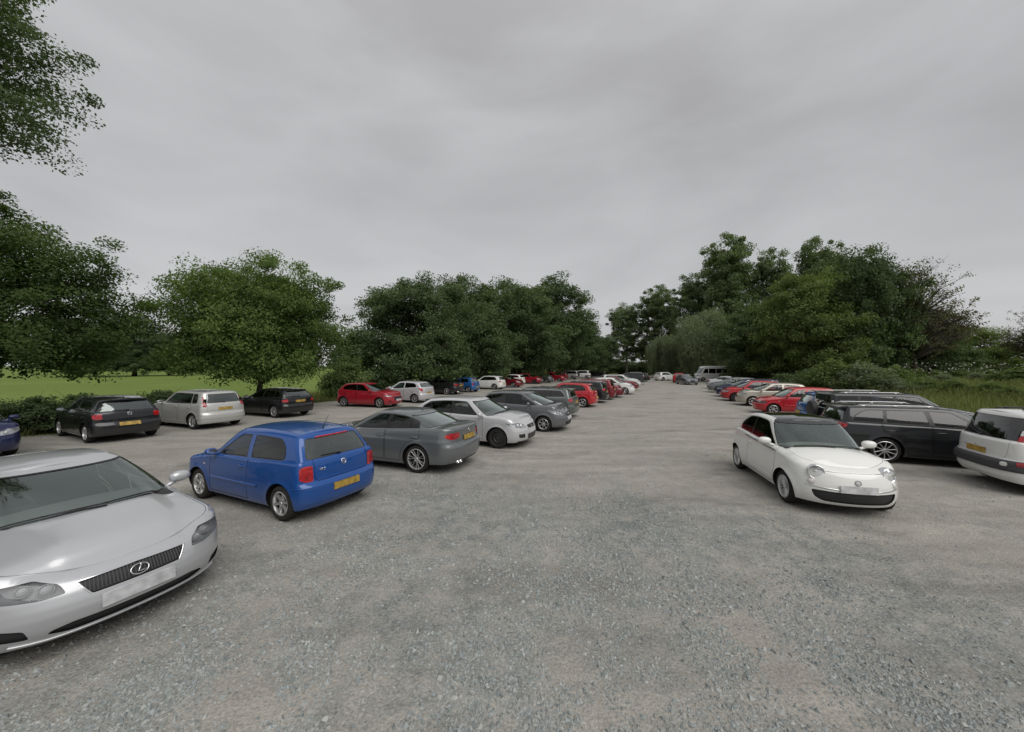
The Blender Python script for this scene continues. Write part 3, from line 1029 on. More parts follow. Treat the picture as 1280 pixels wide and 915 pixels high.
        for a0, a1 in wsp:
            mb = MB()
            def gp(a, t, o): return s.G(np.array([a]), np.array([t]), o)[0]
            pts = [gp(a0 + (a1 - a0) * k / 10, .055 + .03 * math.sin(k / 10 * math.pi) * .6, .014) for k in range(11)]
            mb.tube(pts, .009, 5)
            arm = [gp(a1 - .02, .0, .012), gp((a0 + a1) / 2 + .1, .045, .026), gp((a0 + a1) / 2, .068, .020)]
            mb.tube(arm, [.012, .009, .007], 5)
            s.part('wiper', mb.data('wiper', M_BLACK), ws, far=False)
        rwid = s.gparts.get('rear_window', [None])[0]
        rwp = p.get('rear_wiper')
        if rwp:
            a0, t0, a1, t1 = rwp
            mb = MB()
            pts = [s.G(np.array([a0 + (a1 - a0) * k / 8]), np.array([t0 + (t1 - t0) * k / 8]), .016)[0] for k in range(9)]
            mb.tube(pts, [.014, .012] + [.008] * 7, 5)
            mb.ell(tuple(pts[0]), (.03, .03, .025), 10, 6)
            s.part('rear_wiper', mb.data('rear_wiper', M_BLACK), rwid, far=False)
        # roof rails, aerial, spoiler
        if p.get('rails'):
            x0, x1, mt = p['rails'][:3]
            for sd in (1, -1):
                mb = MB()
                xs_ = np.linspace(x0, x1, 14)
                yr = g['Wr'] * .93
                pts = [(x, sd * yr * (1 - g.get('kr', .05) * ((x - g.get('xm', -.5)) / 1.2) ** 2), float(s.zroof(x)) + (.052 if 0 < i < 13 else .015)) for i, x in enumerate(xs_)]
                mb.tube(pts, .014, 6)
                for x in (x0 - .2, (x0 + x1) / 2, x1 + .2):
                    mb.box((x, sd * yr, float(s.zroof(x)) + .03), (.08, .02, .04), .006)
                s.part('roof_rail', mb.data('roof_rail', mt))
        if p.get('aerial'):
            x, L_, lean = p['aerial']
            z0 = float(s.zroof(x)) + g.get('eup', .018) + g.get('rcrown', .035) - .004
            mb = MB()
            if L_ < .1:
                mb.add([(x + .10, 0, z0), (x - .06, .022, z0), (x - .06, -.022, z0), (x - .05, 0, z0 + .055), (x - .065, 0, z0 + .055)], [(0, 1, 3), (0, 3, 2), (1, 4, 3), (2, 3, 4), (1, 2, 4)])
            else:
                mb.tube([(x, 0, z0 - .01), (x - .01, 0, z0 + .03)], [.018, .010], 8)
                mb.tube([(x - .01, 0, z0 + .02), (x - .01 - L_ * lean, 0, z0 + L_)], [.006, .003], 5)
            s.part('aerial', mb.data('aerial', p.get('aerial_mat', M_BLACK)), far=False)
        if p.get('spoiler'):
            x0, x1, hw, dz = p['spoiler']
            mb = MB()
            ys = np.linspace(-hw, hw, 15); rows = []
            for y in ys:
                k = 1 - (y / hw) ** 2 * .25
                zc = float(s.zroof(x0)) + g.get('eup', .018) + g.get('rcrown', .035) * (1 - (y / g['Wr']) ** 2)
                rows.append([(x0, y, zc + .002), ((x0 + x1) / 2, y, zc + dz * .3 + .004), (x1 * k + x0 * (1 - k), y, zc + dz), (x1 * k + x0 * (1 - k) + .01, y, zc + dz - .035), (x0, y, zc - .05)])
            V = [q for r_ in rows for q in r_]; n = 5
            fs = [(i * n + j, i * n + j + 1, (i + 1) * n + j + 1, (i + 1) * n + j) for i in range(len(rows) - 1) for j in range(n - 1)]
            fs += [(0, 1, 2, 3, 4), tuple(len(V) - 5 + k for k in (4, 3, 2, 1, 0))]
            s.part('spoiler', mb.add(V, fs).data('spoiler', None, True, 40), None, True)
        # plates
        for (end, z, tilt, yw, mt) in p.get('plates', []):
            wd, ht = .52, .112
            S0 = 0.0 if end == 'f' else s.S
            ys = np.linspace(-wd / 2, wd / 2, 9)
            V = []
            for dz in (-ht / 2, ht / 2):
                for y in ys:
                    if end == 'f': q = s.P(0.0, z + dz, .012)
                    else: q = s.P(s.S, z + dz, .012)
                    # flat plate pressed onto the centre, set slightly proud
                    V.append((q[0] + yw, y, z + dz))
            n = len(ys); sg = .006 if end == 'f' else -.006
            V2 = V + [(v[0] - sg * 3, v[1], v[2]) for v in V]
            fs = [(i, i + 1, n + i + 1, n + i) for i in range(n - 1)]
            if end == 'r': fs = [f[::-1] for f in fs]
            m = 2 * n
            ringi = list(range(n)) + list(range(2 * n - 1, n - 1, -1))
            fs += [(ringi[i], ringi[(i + 1) % m], ringi[(i + 1) % m] + m, ringi[i] + m) for i in range(m)]
            s.part('number_plate', MB().add(V2, fs).data('number_plate', mt, False))
        if p.get('more'): p['more'](s)
        s.wheels = s.wheel_meshes()
    # ---------------------------------------------------------- instance
    def place(s, name, pos, heading, paint_mat, label, group=None, far=False, cat='car', steer=0.0, extra_paint=None):
        root = bpy.data.objects.new(name, None)
        COL.objects.link(root)
        root.empty_display_size = .3
        root.location = (pos[0], pos[1], pos[2] if len(pos) > 2 else 0.0)
        root.rotation_euler = (0, 0, heading)
        tag(root, label, cat, group)
        made = {}
        for i, (nm, me, par, pt, lab, fr) in enumerate(s.parts):
            if far and not fr: continue
            if par is not None and par not in made: par = None
            o = bpy.data.objects.new(nm, me)
            COL.objects.link(o)
            o.parent = root if par is None else made[par]
            if pt:
                if not me.materials: me.materials.append(None)
                o.material_slots[0].link = 'OBJECT'; o.material_slots[0].material = paint_mat
            if lab: o['label'] = lab
            made[i] = o
        hubm, tyre, rim = s.wheels
        trk = s.W - s.p.get('tw', .20) / 2 - s.p.get('inset', .025)
        for ax in (1, -1):
            for sd in (1, -1):
                h = bpy.data.objects.new('wheel', hubm); COL.objects.link(h); h.parent = root
                h.location = (ax * s.wb / 2, sd * trk, s.tr)
                rz = 0 if sd > 0 else math.pi
                h.rotation_euler = (0, random.uniform(0, 6.28), 0)
                if ax > 0: rz += steer
                h.rotation_mode = 'YXZ' if False else 'XYZ'
                h.rotation_euler = Matrix.Rotation(rz, 4, 'Z').to_quaternion().to_matrix().to_4x4().to_euler()
                sp = random.uniform(0, 6.28)
                for nm, me in (('tyre', tyre), ('rim', rim)):
                    o = bpy.data.objects.new(nm, me); COL.objects.link(o); o.parent = h
                    o.rotation_euler = (0, sp, 0)
        return root
# ================================================================== car models
DS = [(.12, .10), (.20, .05), (.27, .022), (.36, .006), (.46, 0), (.60, 0), (.70, .006), (.78, .012), (.90, .030), (1.05, .060), (1.3, .10)]
def DLO(xAb, xAt, xRt, xRb, mid=(), zb=.022, zt=.055, zbr=None):
    def f(s):
        top = [(x, float(s.zroof(x)) - zt) for x in np.linspace(xAt, xRt, 6)]
        bot = [(x, float(s.zt(x)) + (zb if zbr is None else zb + (zbr - zb) * (x - xAb) / (xRb - xAb))) for x in np.linspace(xRb, xAb, 6)]
        return top + list(mid) + bot
    return f
def lamp(pts, bulbs=(), r=.03, back=None, deep=.07, **k):
    return dict(name='headlight', pts=pts, r=r, mat=G_LAMP, off=.001, pair=True, deep=deep, back=back or M_REFL_D, bulbs=list(bulbs), **k)
def tail(pts, r=.03, mat=None, off=.006, name='taillight', **k):
    return dict(name=name, pts=pts, r=r, mat=mat or M_RED, off=off, pair=True, deep=.004, back=M_SEAM, back_name='lamp_housing', **k)
def hole(pts, r=.02, name='grille', mat=None, deep=.04, pair=False, **k):
    return dict(name=name, pts=pts, r=r, mat=mat or M_BLACK, off=-.02, pair=pair, deep=deep, back=M_SEAM, back_name='grille_back', **k)
def patch(name, pts, mat=None, r=.02, off=.003, pair=False, paint=False, **k):
    return dict(name=name, pts=pts, r=r, mat=mat, off=off, pair=pair, paint=paint, **k)
def seam(name, pts, r=.03, pair=False, **k):
    return dict(name=name, pts=pts, r=r, pair=pair, paint=True, gap=True, hand=False, **k)
def bars_h(s, zs, y, w, mat, off=-.006, name='grille_bar'):
    for z in zs:
        a = s.sF(y)
        s.ribbon([(-.0, z), (float(a), z)], w, off, mat, name, pair=False, base=off - .02)
def bars_v(s, ys, z0, z1, w, mat, off=-.004, name='grille_bar'):
    for y in ys:
        a = float(s.sF(y))
        s.ribbon([(a, z0), (a, (z0 + z1) / 2), (a, z1)], w, off, mat, name, base=off - .02)
def badge_disc(s, end, z, r, draw=None, mat=None, off=.004, ring=True, back=None, shape=1.0):
    S0 = 0.0 if end == 'f' else s.S
    c = s.P(S0, z, off); n = s.PN(np.array([S0]), np.array([z]))[0]
    n[1] = 0
    M_ = Matrix.Translation(Vector(c)) @ Vector(n).to_track_quat('Z', 'Y').to_matrix().to_4x4()
    # x of the badge frame runs sideways, y upwards
    i = None
    b = MB(); b.lathe([(.001, .002), (r * .96, .002), (r * .98, -.012)], 28, 'z')
    b.v = [(v[0], v[1] * shape, v[2]) for v in b.v]
    if back is not None:
        b.xf(M_); i = s.part('badge', b.data('badge', back))
    m = MB()
    if ring:
        m.lathe([(r * .86, .003), (r * .88, .009), (r * .97, .009), (r, .002)], 28, 'z')
        m.v = [(v[0], v[1] * shape, v[2]) for v in m.v]
    for pl in draw or []:
        m.tube([(x * r, y * r, .006) for x, y in pl], r * .075, 6)
    m.xf(M_)
    s.part('emblem' if i is not None else 'badge', m.data('emblem', mat or M_CHROME), i)
def flip_text_x(end): return 1

GLYPH = {'P': [[(0, 0), (0, 1), (.7, 1), (.7, .5), (0, .5)]], 'O': [[(0, 0), (0, 1), (.7, 1), (.7, 0), (0, 0)]], 'L': [[(0, 1), (0, 0), (.7, 0)]]}
def word(s, txt, y0, y1, z, h):
    """small raised lettering on the tail, read from behind"""
    n = len(txt); w = (y0 - y1) / n
    for i, ch in enumerate(txt):
        mb = MB()
        for st in GLYPH[ch]:
            pts = []
            for a, b in st:
                y = y0 - w * (i + a * .95); q = s.P(float(s.sR(y)), z + b * h, .004)
                pts.append(tuple(q))
            mb.tube(pts, .0045, 5)
        s.part('letter', mb.data('letter', M_CHROME), far=False)
VW_BADGE = [[(-.34, .80), (-.02, .06), (.02, .06), (.34, .80)], [(-.80, .36), (-.42, -.66), (0, .02), (.42, -.66), (.80, .36)]]
L_BADGE = [[(.30, .62), (-.22, -.32), (.62, -.32)], [(.30, .62), (.05, .50)]]

MODELS = {}
def model(name, **p):
    MODELS[name] = p
    return p
_built = {}
def get(name):
    if name not in _built: _built[name] = CarModel(MODELS[name])
    return _built[name]

def mirror_indicator(s): pass

def _ss(t):
    t = np.clip(t, 0, 1); return t * t * (3 - 2 * t)
# ---- silver four-door saloon with chrome-ringed oval badge
def lexus_more(s):
    bars_v(s, np.linspace(.02, .375, 15), .532, .636, .010, M_GREYPL, -.008)
    s.ribbon([(0.0, .650), (float(s.sF(.40)), .640)], .016, .004, M_CHROME, 'grille_surround', pair=False)
    s.ribbon([(float(s.sF(.405)), .638), (float(s.sF(.32)), .522)], .012, .004, M_CHROME, 'grille_surround')
    badge_disc(s, 'f', .584, .070, L_BADGE, M_CHROME, .016, True, None, .72)
    s.ribbon([(0.0, .215), (float(s.sF(.55)), .215), (float(s.sF(.74)), .235)], .035, .018, None, 'bumper_lip', pair=False, paint=True, base=-.01)
model('lexus', wb=2.73, fo=.80, ro=1.03, W=.90, tyre=.322, rim=.222, tw=.225, Lf=.62, nf=2.35, Lr=.45, nr=2.6, saloon=True,
      Df=[(.15, .22), (.20, .10), (.26, .045), (.33, .01), (.42, 0), (.50, .015), (.58, .045), (.64, .085), (.70, .16), (.76, .26)],
      Dr=[(.15, .14), (.25, .05), (.35, .01), (.48, 0), (.60, .015), (.66, .06), (.80, .08), (.95, .07), (1.05, .10), (1.15, .2)],
      ztop=[(-2.4, 1.03), (-2.0, 1.055), (-1.4, 1.02), (-.6, .975), (.2, .945), (.75, .935), (1.2, .89), (1.6, .83), (1.95, .755), (2.19, .685)],
      sh=[(-2.4, .06), (-1.2, .04), (.6, .035), (1.1, .07), (2.2, .06)],
      crown=[(-2.4, .01), (-1.6, .035), (.5, .055), (1.2, .058), (1.8, .045), (2.2, .015)],
      hood_bulge=lambda x, y, w: .026 * (1 - _ss((y - (.36 + .22 * np.clip((1.95 - x) / 1.2, 0, 1))) / .09)) * np.clip((2.12 - x) / .5, 0, 1) * np.clip((w - .3) / .3, 0, 1),
      lid_f=.62, lid_r=-1.35, q_bonnet=.972,
      g=dict(wf=1.10, wL=.46, wn=2.5, rb=-1.72, rL=.36, rn=2.5, xC=-1.5, tf=.22, tL=.24, tn=2.6, tr=-1.00, trL=.28, trn=2.6, Wr=.57, kr=.05, xm=-.4,
             screen=(.845, .86, .035, .88), rear=(2.16, 2.2, .06, .86), ein=.07, eup=.015, rcrown=.04,
             dlo=DLO(.52, -.08, -.98, -1.32, mid=[(-1.22, 1.17)], zt=.05), dlo_r=.06, pillars=[(-.42, -.48, .10, 'trim'), (-1.06, -1.06, .035, 'trim')], ring_mat=M_CHROME),
      zroof=[(.4, 1.31), (.1, 1.355), (-.3, 1.380), (-.7, 1.365), (-1.1, 1.315), (-1.4, 1.25)],
      doors=[(.83, -.44, .27), (-.46, -1.42, .27)], mirror=(.66, 1.03, 1.1),
      plates=[('r', .80, 0, 0, M_PLATE_Y), ('f', .430, 0, 0, M_PLATE_W)], wheel=dict(n=5, w0=.07, w1=.05),
      feats=[hole([('f', -.40, .518), ('f', .31, .518), ('f', .40, .645), ('f', -.40, .655)], r=.015, mat=M_BLACK, deep=.06),
             hole([('f', -.50, .250), ('f', .44, .250), ('f', .56, .285), ('f', .53, .31), ('f', .42, .335), ('f', -.5, .335)], r=.03, name='lower_intake', deep=.06),
             hole([('f', .64, .285), ('f', .80, .305), ('f', .825, .40), ('f', .76, .40), ('f', .66, .37)], r=.025, name='fog_lamp_recess', pair=True),
             lamp([('f', .455, .580), ('f', .60, .575), ('f', .765, .600), ('s', 1.70, .655), ('s', 1.55, .725), ('s', 1.66, .728), ('f', .66, .715), ('f', .50, .655)],
                  [('f', .575, .628, .045, .035, M_LENS), ('f', .70, .655, .042, .035, M_LENS)], r=.03),
             tail([('r', .52, .84), ('r', .70, .82), ('s', -2.12, .84), ('s', -2.05, .93), ('r', .70, .95), ('r', .52, .94)]),
             ], more=lexus_more)

# ---- small blue three-door hatch
def polo_more(s):
    badge_disc(s, 'r', .865, .052, VW_BADGE, M_CHROME, .004)
    word(s, 'POLO', .46, .36, .80, .036)
    hl = [s.G(np.array([a]), np.array([.855]), .006)[0] for a in np.linspace(2.72, 3.28, 12)]
    s.part('high_brake_lamp', MB().tube(hl, .016, 6).data('high_brake_lamp', M_RED))
    s.ribbon([(float(s.sS(-1.50)), .565), (float(s.sR(.70)), .575), (float(s.sR(.45)), .575), (s.S, .575)], .016, .004, None, 'bumper_moulding', pair=False, paint=True)
    s.ribbon([(float(s.sS(.74)), .50), (float(s.sS(-.62)), .50)], .045, .012, None, 'side_moulding', paint=True)
model('polo', wb=2.407, fo=.73, ro=.606, W=.815, tyre=.288, rim=.192, tw=.185, Lf=.52, nf=2.5, Lr=.30, nr=3.0,
      Df=[(.15, .14), (.22, .05), (.30, .01), (.42, 0), (.52, .01), (.56, .05), (.62, .07), (.70, .11), (.78, .2)],
      Dr=[(.15, .16), (.24, .06), (.32, .015), (.42, 0), (.56, 0), (.60, .02), (.625, .075), (.66, .085), (.80, .085), (.90, .095), (1.02, .14)],
      ztop=[(-1.85, .985), (-1.4, .965), (-.6, .935), (.3, .915), (.75, .905), (1.2, .85), (1.6, .77), (1.94, .69)],
      crown=[(-2, .0), (-1.2, .0), (.5, .06), (1.2, .07), (2, .02)],
      lid_f=.55, q_bonnet=.86,
      g=dict(wf=1.02, wL=.36, wn=2.5, rb=-1.7, rL=.3, rn=3, xC=-1.44, tf=.34, tL=.18, tn=2.8, tr=-1.40, trL=.14, trn=3.2, Wr=.575, kr=.035, xm=-.4,
             screen=(.84, .86, .03, .87), rear=(2.33, 2.42, .05, .83), ein=.08, eup=.02, rcrown=.035, bulge=.018,
             dlo=DLO(.60, .10, -1.02, -1.22, mid=[(-1.185, 1.15)], zt=.085), dlo_r=[.07, 0, 0, 0, 0, .14, .12, .10, 0, 0, 0, 0, .05], pillars=[(-.31, -.245, .135, 'body')], ring=.012),
      zroof=[(.6, 1.30), (.35, 1.345), (.0, 1.375), (-.5, 1.385), (-1.0, 1.372), (-1.45, 1.335)],
      doors=[(.80, -.34, .245)], mirror=(.60, .98, .9), handle_z=.80,
      plates=[('r', .505, 0, -.005, M_PLATE_Y)], wheel=dict(n=6, w0=.052, w1=.062, mat=M_ALLOY, hub=.055), aerial=(-1.20, .24, .55),
      rear_wiper=(2.985, .09, 2.66, .125), tyre_mat=M_TYRE_OLD,
      feats=[seam('tailgate', [('r', -.5, .64), ('r', .50, .64), ('r', .555, .70), ('r', .57, 1.2), ('r', -.5, 1.2)], r=.03),
             tail([('r', .575, .655), ('s', -1.72, .655), ('s', -1.645, .70), ('s', -1.635, .88), ('s', -1.70, .905), ('r', .585, .905)], r=.03),
             patch('reversing_lamp', [('r', .65, .69), ('r', .70, .69), ('r', .70, .75), ('r', .65, .75)], M_RED_D, .01, .010, True),
             lamp([('f', .42, .56), ('f', .70, .57), ('s', 1.50, .62), ('s', 1.52, .70), ('f', .62, .70), ('f', .42, .68)], [('f', .55, .63, .06, .04, M_REFL)]),
             hole([('f', -.3, .58), ('f', .38, .58), ('f', .38, .67), ('f', -.3, .67)]),
             patch('side_repeater', [('s', 1.00, .70), ('s', .94, .70), ('s', .94, .725), ('s', 1.00, .725)], M_CLEAR, .008, .006, True),
             ], more=polo_more)

# ---- grey four-door saloon
def bmw_more(s):
    badge_disc(s, 'r', .955, .038, [], M_CHROME, .004, True, M_BLACK)
    for y in (.50, .40):
        mb = MB(); c = s.P(s.sR(y), .30, .0)
        mb.lathe([(.034, .05), (.036, -.06), (.030, -.06), (.028, .04)], 14, 'x', (float(c[0]) + .05, y, .265))
        s.part('exhaust_pipe', mb.data('exhaust_pipe', M_CHROME))
model('bmw', wb=2.76, fo=.76, ro=1.01, W=.905, tyre=.328, rim=.242, tw=.24, Lf=.55, nf=2.7, Lr=.48, nr=2.7, saloon=True,
      Df=[(.15, .16), (.24, .05), (.34, .01), (.45, 0), (.56, .02), (.66, .06), (.74, .14)],
      Dr=[(.15, .18), (.22, .12), (.30, .05), (.40, .01), (.50, 0), (.62, .01), (.66, .03), (.70, .075), (.80, .09), (.92, .09), (1.0, .075), (1.06, .085), (1.2, .2)],
      Ds=[(.12, .10), (.20, .05), (.27, .025), (.33, .012), (.46, 0), (.60, 0), (.70, .004), (.755, .004), (.80, .022), (.90, .038), (1.05, .075), (1.3, .12)],
      ztop=[(-2.5, 1.055), (-2.1, 1.065), (-1.5, 1.035), (-.6, .985), (.2, .955), (.75, .945), (1.2, .91), (1.7, .84), (2.14, .72)],
      sh=[(-2.4, .05), (-1.2, .04), (.6, .035), (1.1, .07), (2.2, .07)],
      crown=[(-2.4, .02), (-1.6, .03), (.5, .06), (1.2, .07), (2.2, .02)],
      lid_f=.48, lid_r=-1.40, q_bonnet=.86,
      g=dict(wf=.98, wL=.44, wn=2.6, rb=-1.86, rL=.40, rn=2.5, xC=-1.5, tf=.10, tL=.22, tn=2.6, tr=-1.10, trL=.26, trn=2.6, Wr=.585, kr=.05, xm=-.45,
             screen=(.845, .86, .035, .88), rear=(2.17, 2.21, .07, .86), ein=.08, eup=.016, rcrown=.038,
             dlo=DLO(.44, -.16, -1.05, -1.40, mid=[(-1.36, 1.17)], zt=.05, zb=.024), dlo_r=[.06, 0, 0, 0, 0, .12, .07, .05, 0, 0, 0, 0, .04], pillars=[(-.44, -.50, .10, 'trim'), (-1.12, -1.12, .03, 'trim')], ring_mat=M_BLACK),
      zroof=[(.3, 1.315), (0, 1.35), (-.4, 1.372), (-.8, 1.355), (-1.2, 1.305), (-1.5, 1.25)],
      doors=[(.74, -.46, .27), (-.48, -1.44, .27)], mirror=(.56, 1.02, 1.0), handle_z=.845,
      plates=[('r', .80, 0, -.02, M_PLATE_Y)], wheel=dict(n=7, dbl=.030, dbl0=.25, w0=.018, w1=.018, hub=.07, mat=M_ALLOY), aerial=(-.92, .05, 0), aerial_mat=None and 0 or M_GREYPL,
      feats=[seam('boot_panel', [('r', -.5, .685), ('r', .50, .685), ('r', .565, .75), ('r', .60, 1.2), ('r', -.5, 1.2)], r=.03, gw=.004),
             tail([('r', .43, .815), ('r', .63, .80), ('s', -2.26, .80), ('s', -2.14, .86), ('s', -2.13, .915), ('s', -2.25, .945), ('r', .62, .95), ('r', .43, .94)], r=.03),
             patch('tail_lamp_band', [('r', .50, .825), ('r', .66, .82), ('r', .66, .845), ('r', .50, .85)], M_RED_D, .008, .009, True),
             patch('bumper_diffuser', [('r', -.4, .16), ('r', .46, .16), ('r', .40, .30), ('r', -.4, .30)], M_BLACK, .02, .002),
             lamp([('f', .42, .60), ('f', .72, .61), ('s', 1.78, .66), ('s', 1.76, .73), ('f', .62, .73), ('f', .42, .70)], [('f', .55, .66, .05, .04, M_REFL)]),
             hole([('f', .06, .57), ('f', .36, .57), ('f', .36, .70), ('f', .08, .70)], pair=True),
             ], more=bmw_more)

# ---- white retro three-door
def fiat_more(s):
    badge_disc(s, 'f', .60, .046, [], M_ALLOY_D, .004, True, M_PLATE_W)
    s.ribbon([(float(s.sF(.24)), .470), (float(s.sF(.45)), .478), (float(s.sF(.66)), .505)], .020, .008, M_CHROME, 'bumper_trim')
    s.ribbon([(float(s.sS(.80)), .885), (float(s.sS(.3)), .90), (float(s.sS(-.7)), .935)], .010, .003, M_GREYPL, 'pinstripe')
    s.ribbon([(float(s.sS(.80)), .868), (float(s.sS(.3)), .883), (float(s.sS(-.7)), .918)], .010, .003, M_GREYPL, 'pinstripe')
    s.ribbon([(float(s.sS(.75)), .345), (float(s.sS(-.72)), .345)], .02, .006, None, 'sill_moulding', paint=True)
    # raised outline of the clamshell bonnet round the nose
    s.ribbon([(0.0, .735), (float(s.sF(.30)), .735), (float(s.sF(.44)), .742)], .006, -.001, M_SEAM, 'bonnet_gap', pair=False, base=-.004)
    for y, z, r, mt in ((.60, .560, .046, M_CLEAR),):
        c = s.P(s.sF(y), z, .004); n = s.PN(np.array([float(s.sF(y))]), np.array([z]))[0]
        for sd in (1, -1):
            mb = MB(); mb.lathe([(.001, .016), (r * .6, .013), (r * .9, .006), (r, -.006)], 18, 'z')
            mb.lathe([(r * .98, .004), (r * 1.1, .008), (r * 1.18, -.004)], 18, 'z')
            mb.xf(Matrix.Translation((c[0], c[1] * sd, c[2])) @ Vector((n[0], n[1] * sd, n[2])).to_track_quat('Z', 'Y').to_matrix().to_4x4())
            s.part('daytime_lamp', mb.data('daytime_lamp', mt))
    # round headlamps set into the wings
    q = float(s.sF(.555)); zc = .712
    c = s.P(q, zc, -.018); n = Vector(s.PN(np.array([q]), np.array([zc]))[0])
    n = (n + Vector((.75, 0, -.25))).normalized()
    for sd in (1, -1):
        M_ = Matrix.Translation((c[0], c[1] * sd, c[2])) @ Vector((n[0], n[1] * sd, n[2])).to_track_quat('Z', 'Y').to_matrix().to_4x4()
        r = .112
        rim = MB().lathe([(r * .90, .020), (r * .95, .036), (r * 1.04, .036), (r * 1.12, .012), (r * 1.14, -.06)], 36, 'z').xf(M_)
        i = s.part('headlight', rim.data('headlight', M_CHROME))
        s.part('lamp_cover', MB().lathe([(.001, .052), (r * .4, .049), (r * .7, .040), (r * .93, .024)], 36, 'z').xf(M_).data('lamp_cover', G_LAMP), i)
        s.part('reflector', MB().lathe([(r * .92, .018), (r * .80, -.02), (r * .5, -.05), (.001, -.06)], 36, 'z').xf(M_).data('reflector', M_REFL), i)
        s.part('lamp_lens', MB().lathe([(.001, .02), (r * .3, .014), (r * .46, -.004), (r * .50, -.04)], 24, 'z').xf(M_).data('lamp_lens', M_CLEAR), i)
_fa = np.linspace(0, 2 * np.pi, 24)[:-1]
class FiatModel(CarModel): pass
model('fiat', wb=2.30, fo=.70, ro=.546, W=.813, tyre=.292, rim=.205, tw=.185, Lf=.62, nf=2.25, Lr=.45, nr=2.5, arch_gap=.040, flare=.02,
      Df=[(.15, .16), (.21, .06), (.27, .02), (.36, 0), (.46, .005), (.53, .015), (.60, .035), (.68, .065), (.76, .11), (.82, .17), (.9, .3)],
      Dr=[(.15, .14), (.24, .05), (.32, .01), (.45, 0), (.58, .01), (.64, .05), (.80, .07), (.95, .11), (1.05, .16)],
      Ds=[(.12, .10), (.20, .05), (.28, .02), (.36, .006), (.46, 0), (.58, .004), (.70, .012), (.85, .03), (.95, .055), (1.1, .09)],
      ztop=[(-1.75, .99), (-1.4, 1.0), (-.8, .985), (0, .955), (.6, .945), (1.0, .935), (1.3, .905), (1.6, .855), (1.86, .785)],
      sh=[(-2.4, .06), (-1.2, .045), (.5, .04), (1.0, .10), (2.2, .10)],
      crown=[(-2, .0), (-1.2, .0), (.5, .07), (1.0, .10), (1.5, .09), (2, .02)],
      lid_f=.52, q_bonnet=.965,
      g=dict(wf=1.06, wL=.42, wn=2.4, rb=-1.6, rL=.3, rn=3, xC=-1.32, tf=.40, tL=.22, tn=2.6, tr=-1.22, trL=.25, trn=2.6, Wr=.575, kr=.07, xm=-.3,
             screen=(.87, .87, .035, .88), rear=(2.35, 2.42, .12, .80), ein=.08, eup=.02, rcrown=.035, bulge=.020,
             dlo=DLO(.64, .16, -.80, -1.14, mid=[(-1.06, 1.18)], zt=.06), dlo_r=[.08, 0, 0, 0, 0, .2, .15, .10, 0, 0, 0, 0, .05], pillars=[(-.44, -.40, .06, 'trim')], ring=.012, ring_mat=M_CHROME, side_mats=[G_DARK] * 3),
      zroof=[(.6, 1.345), (.35, 1.395), (.0, 1.43), (-.4, 1.435), (-.8, 1.40), (-1.2, 1.335), (-1.5, 1.26)],
      doors=[(.83, -.47, .26)], mirror=(.60, 1.03, 1.1), handle_z=.83, roof_mat=M_ROOFGLASS,
      plates=[('r', .62, 0, 0, M_PLATE_Y), ('f', .495, 0, .004, M_PLATE_W)], gfeats=[dict(name='roof_glass', pts=[(-.25, .895), (.88, .895), (.90, 1.05), (-.25, 1.05)], mat=M_ROOFGLASS, off=.001, r=.0)], wheel=dict(n=14, w0=.017, w1=.020, hub=.05, mat=M_ALLOY),
      feats=[hole([('f', -.4, .245), ('f', .46, .255), ('f', .56, .31), ('f', .60, .43), ('f', .50, .435), ('f', -.4, .42)], r=.04, name='lower_intake', deep=.05),
             tail([('r', .60, .62), ('s', -1.52, .63), ('s', -1.48, .88), ('r', .62, .90)]),
             ], more=fiat_more)
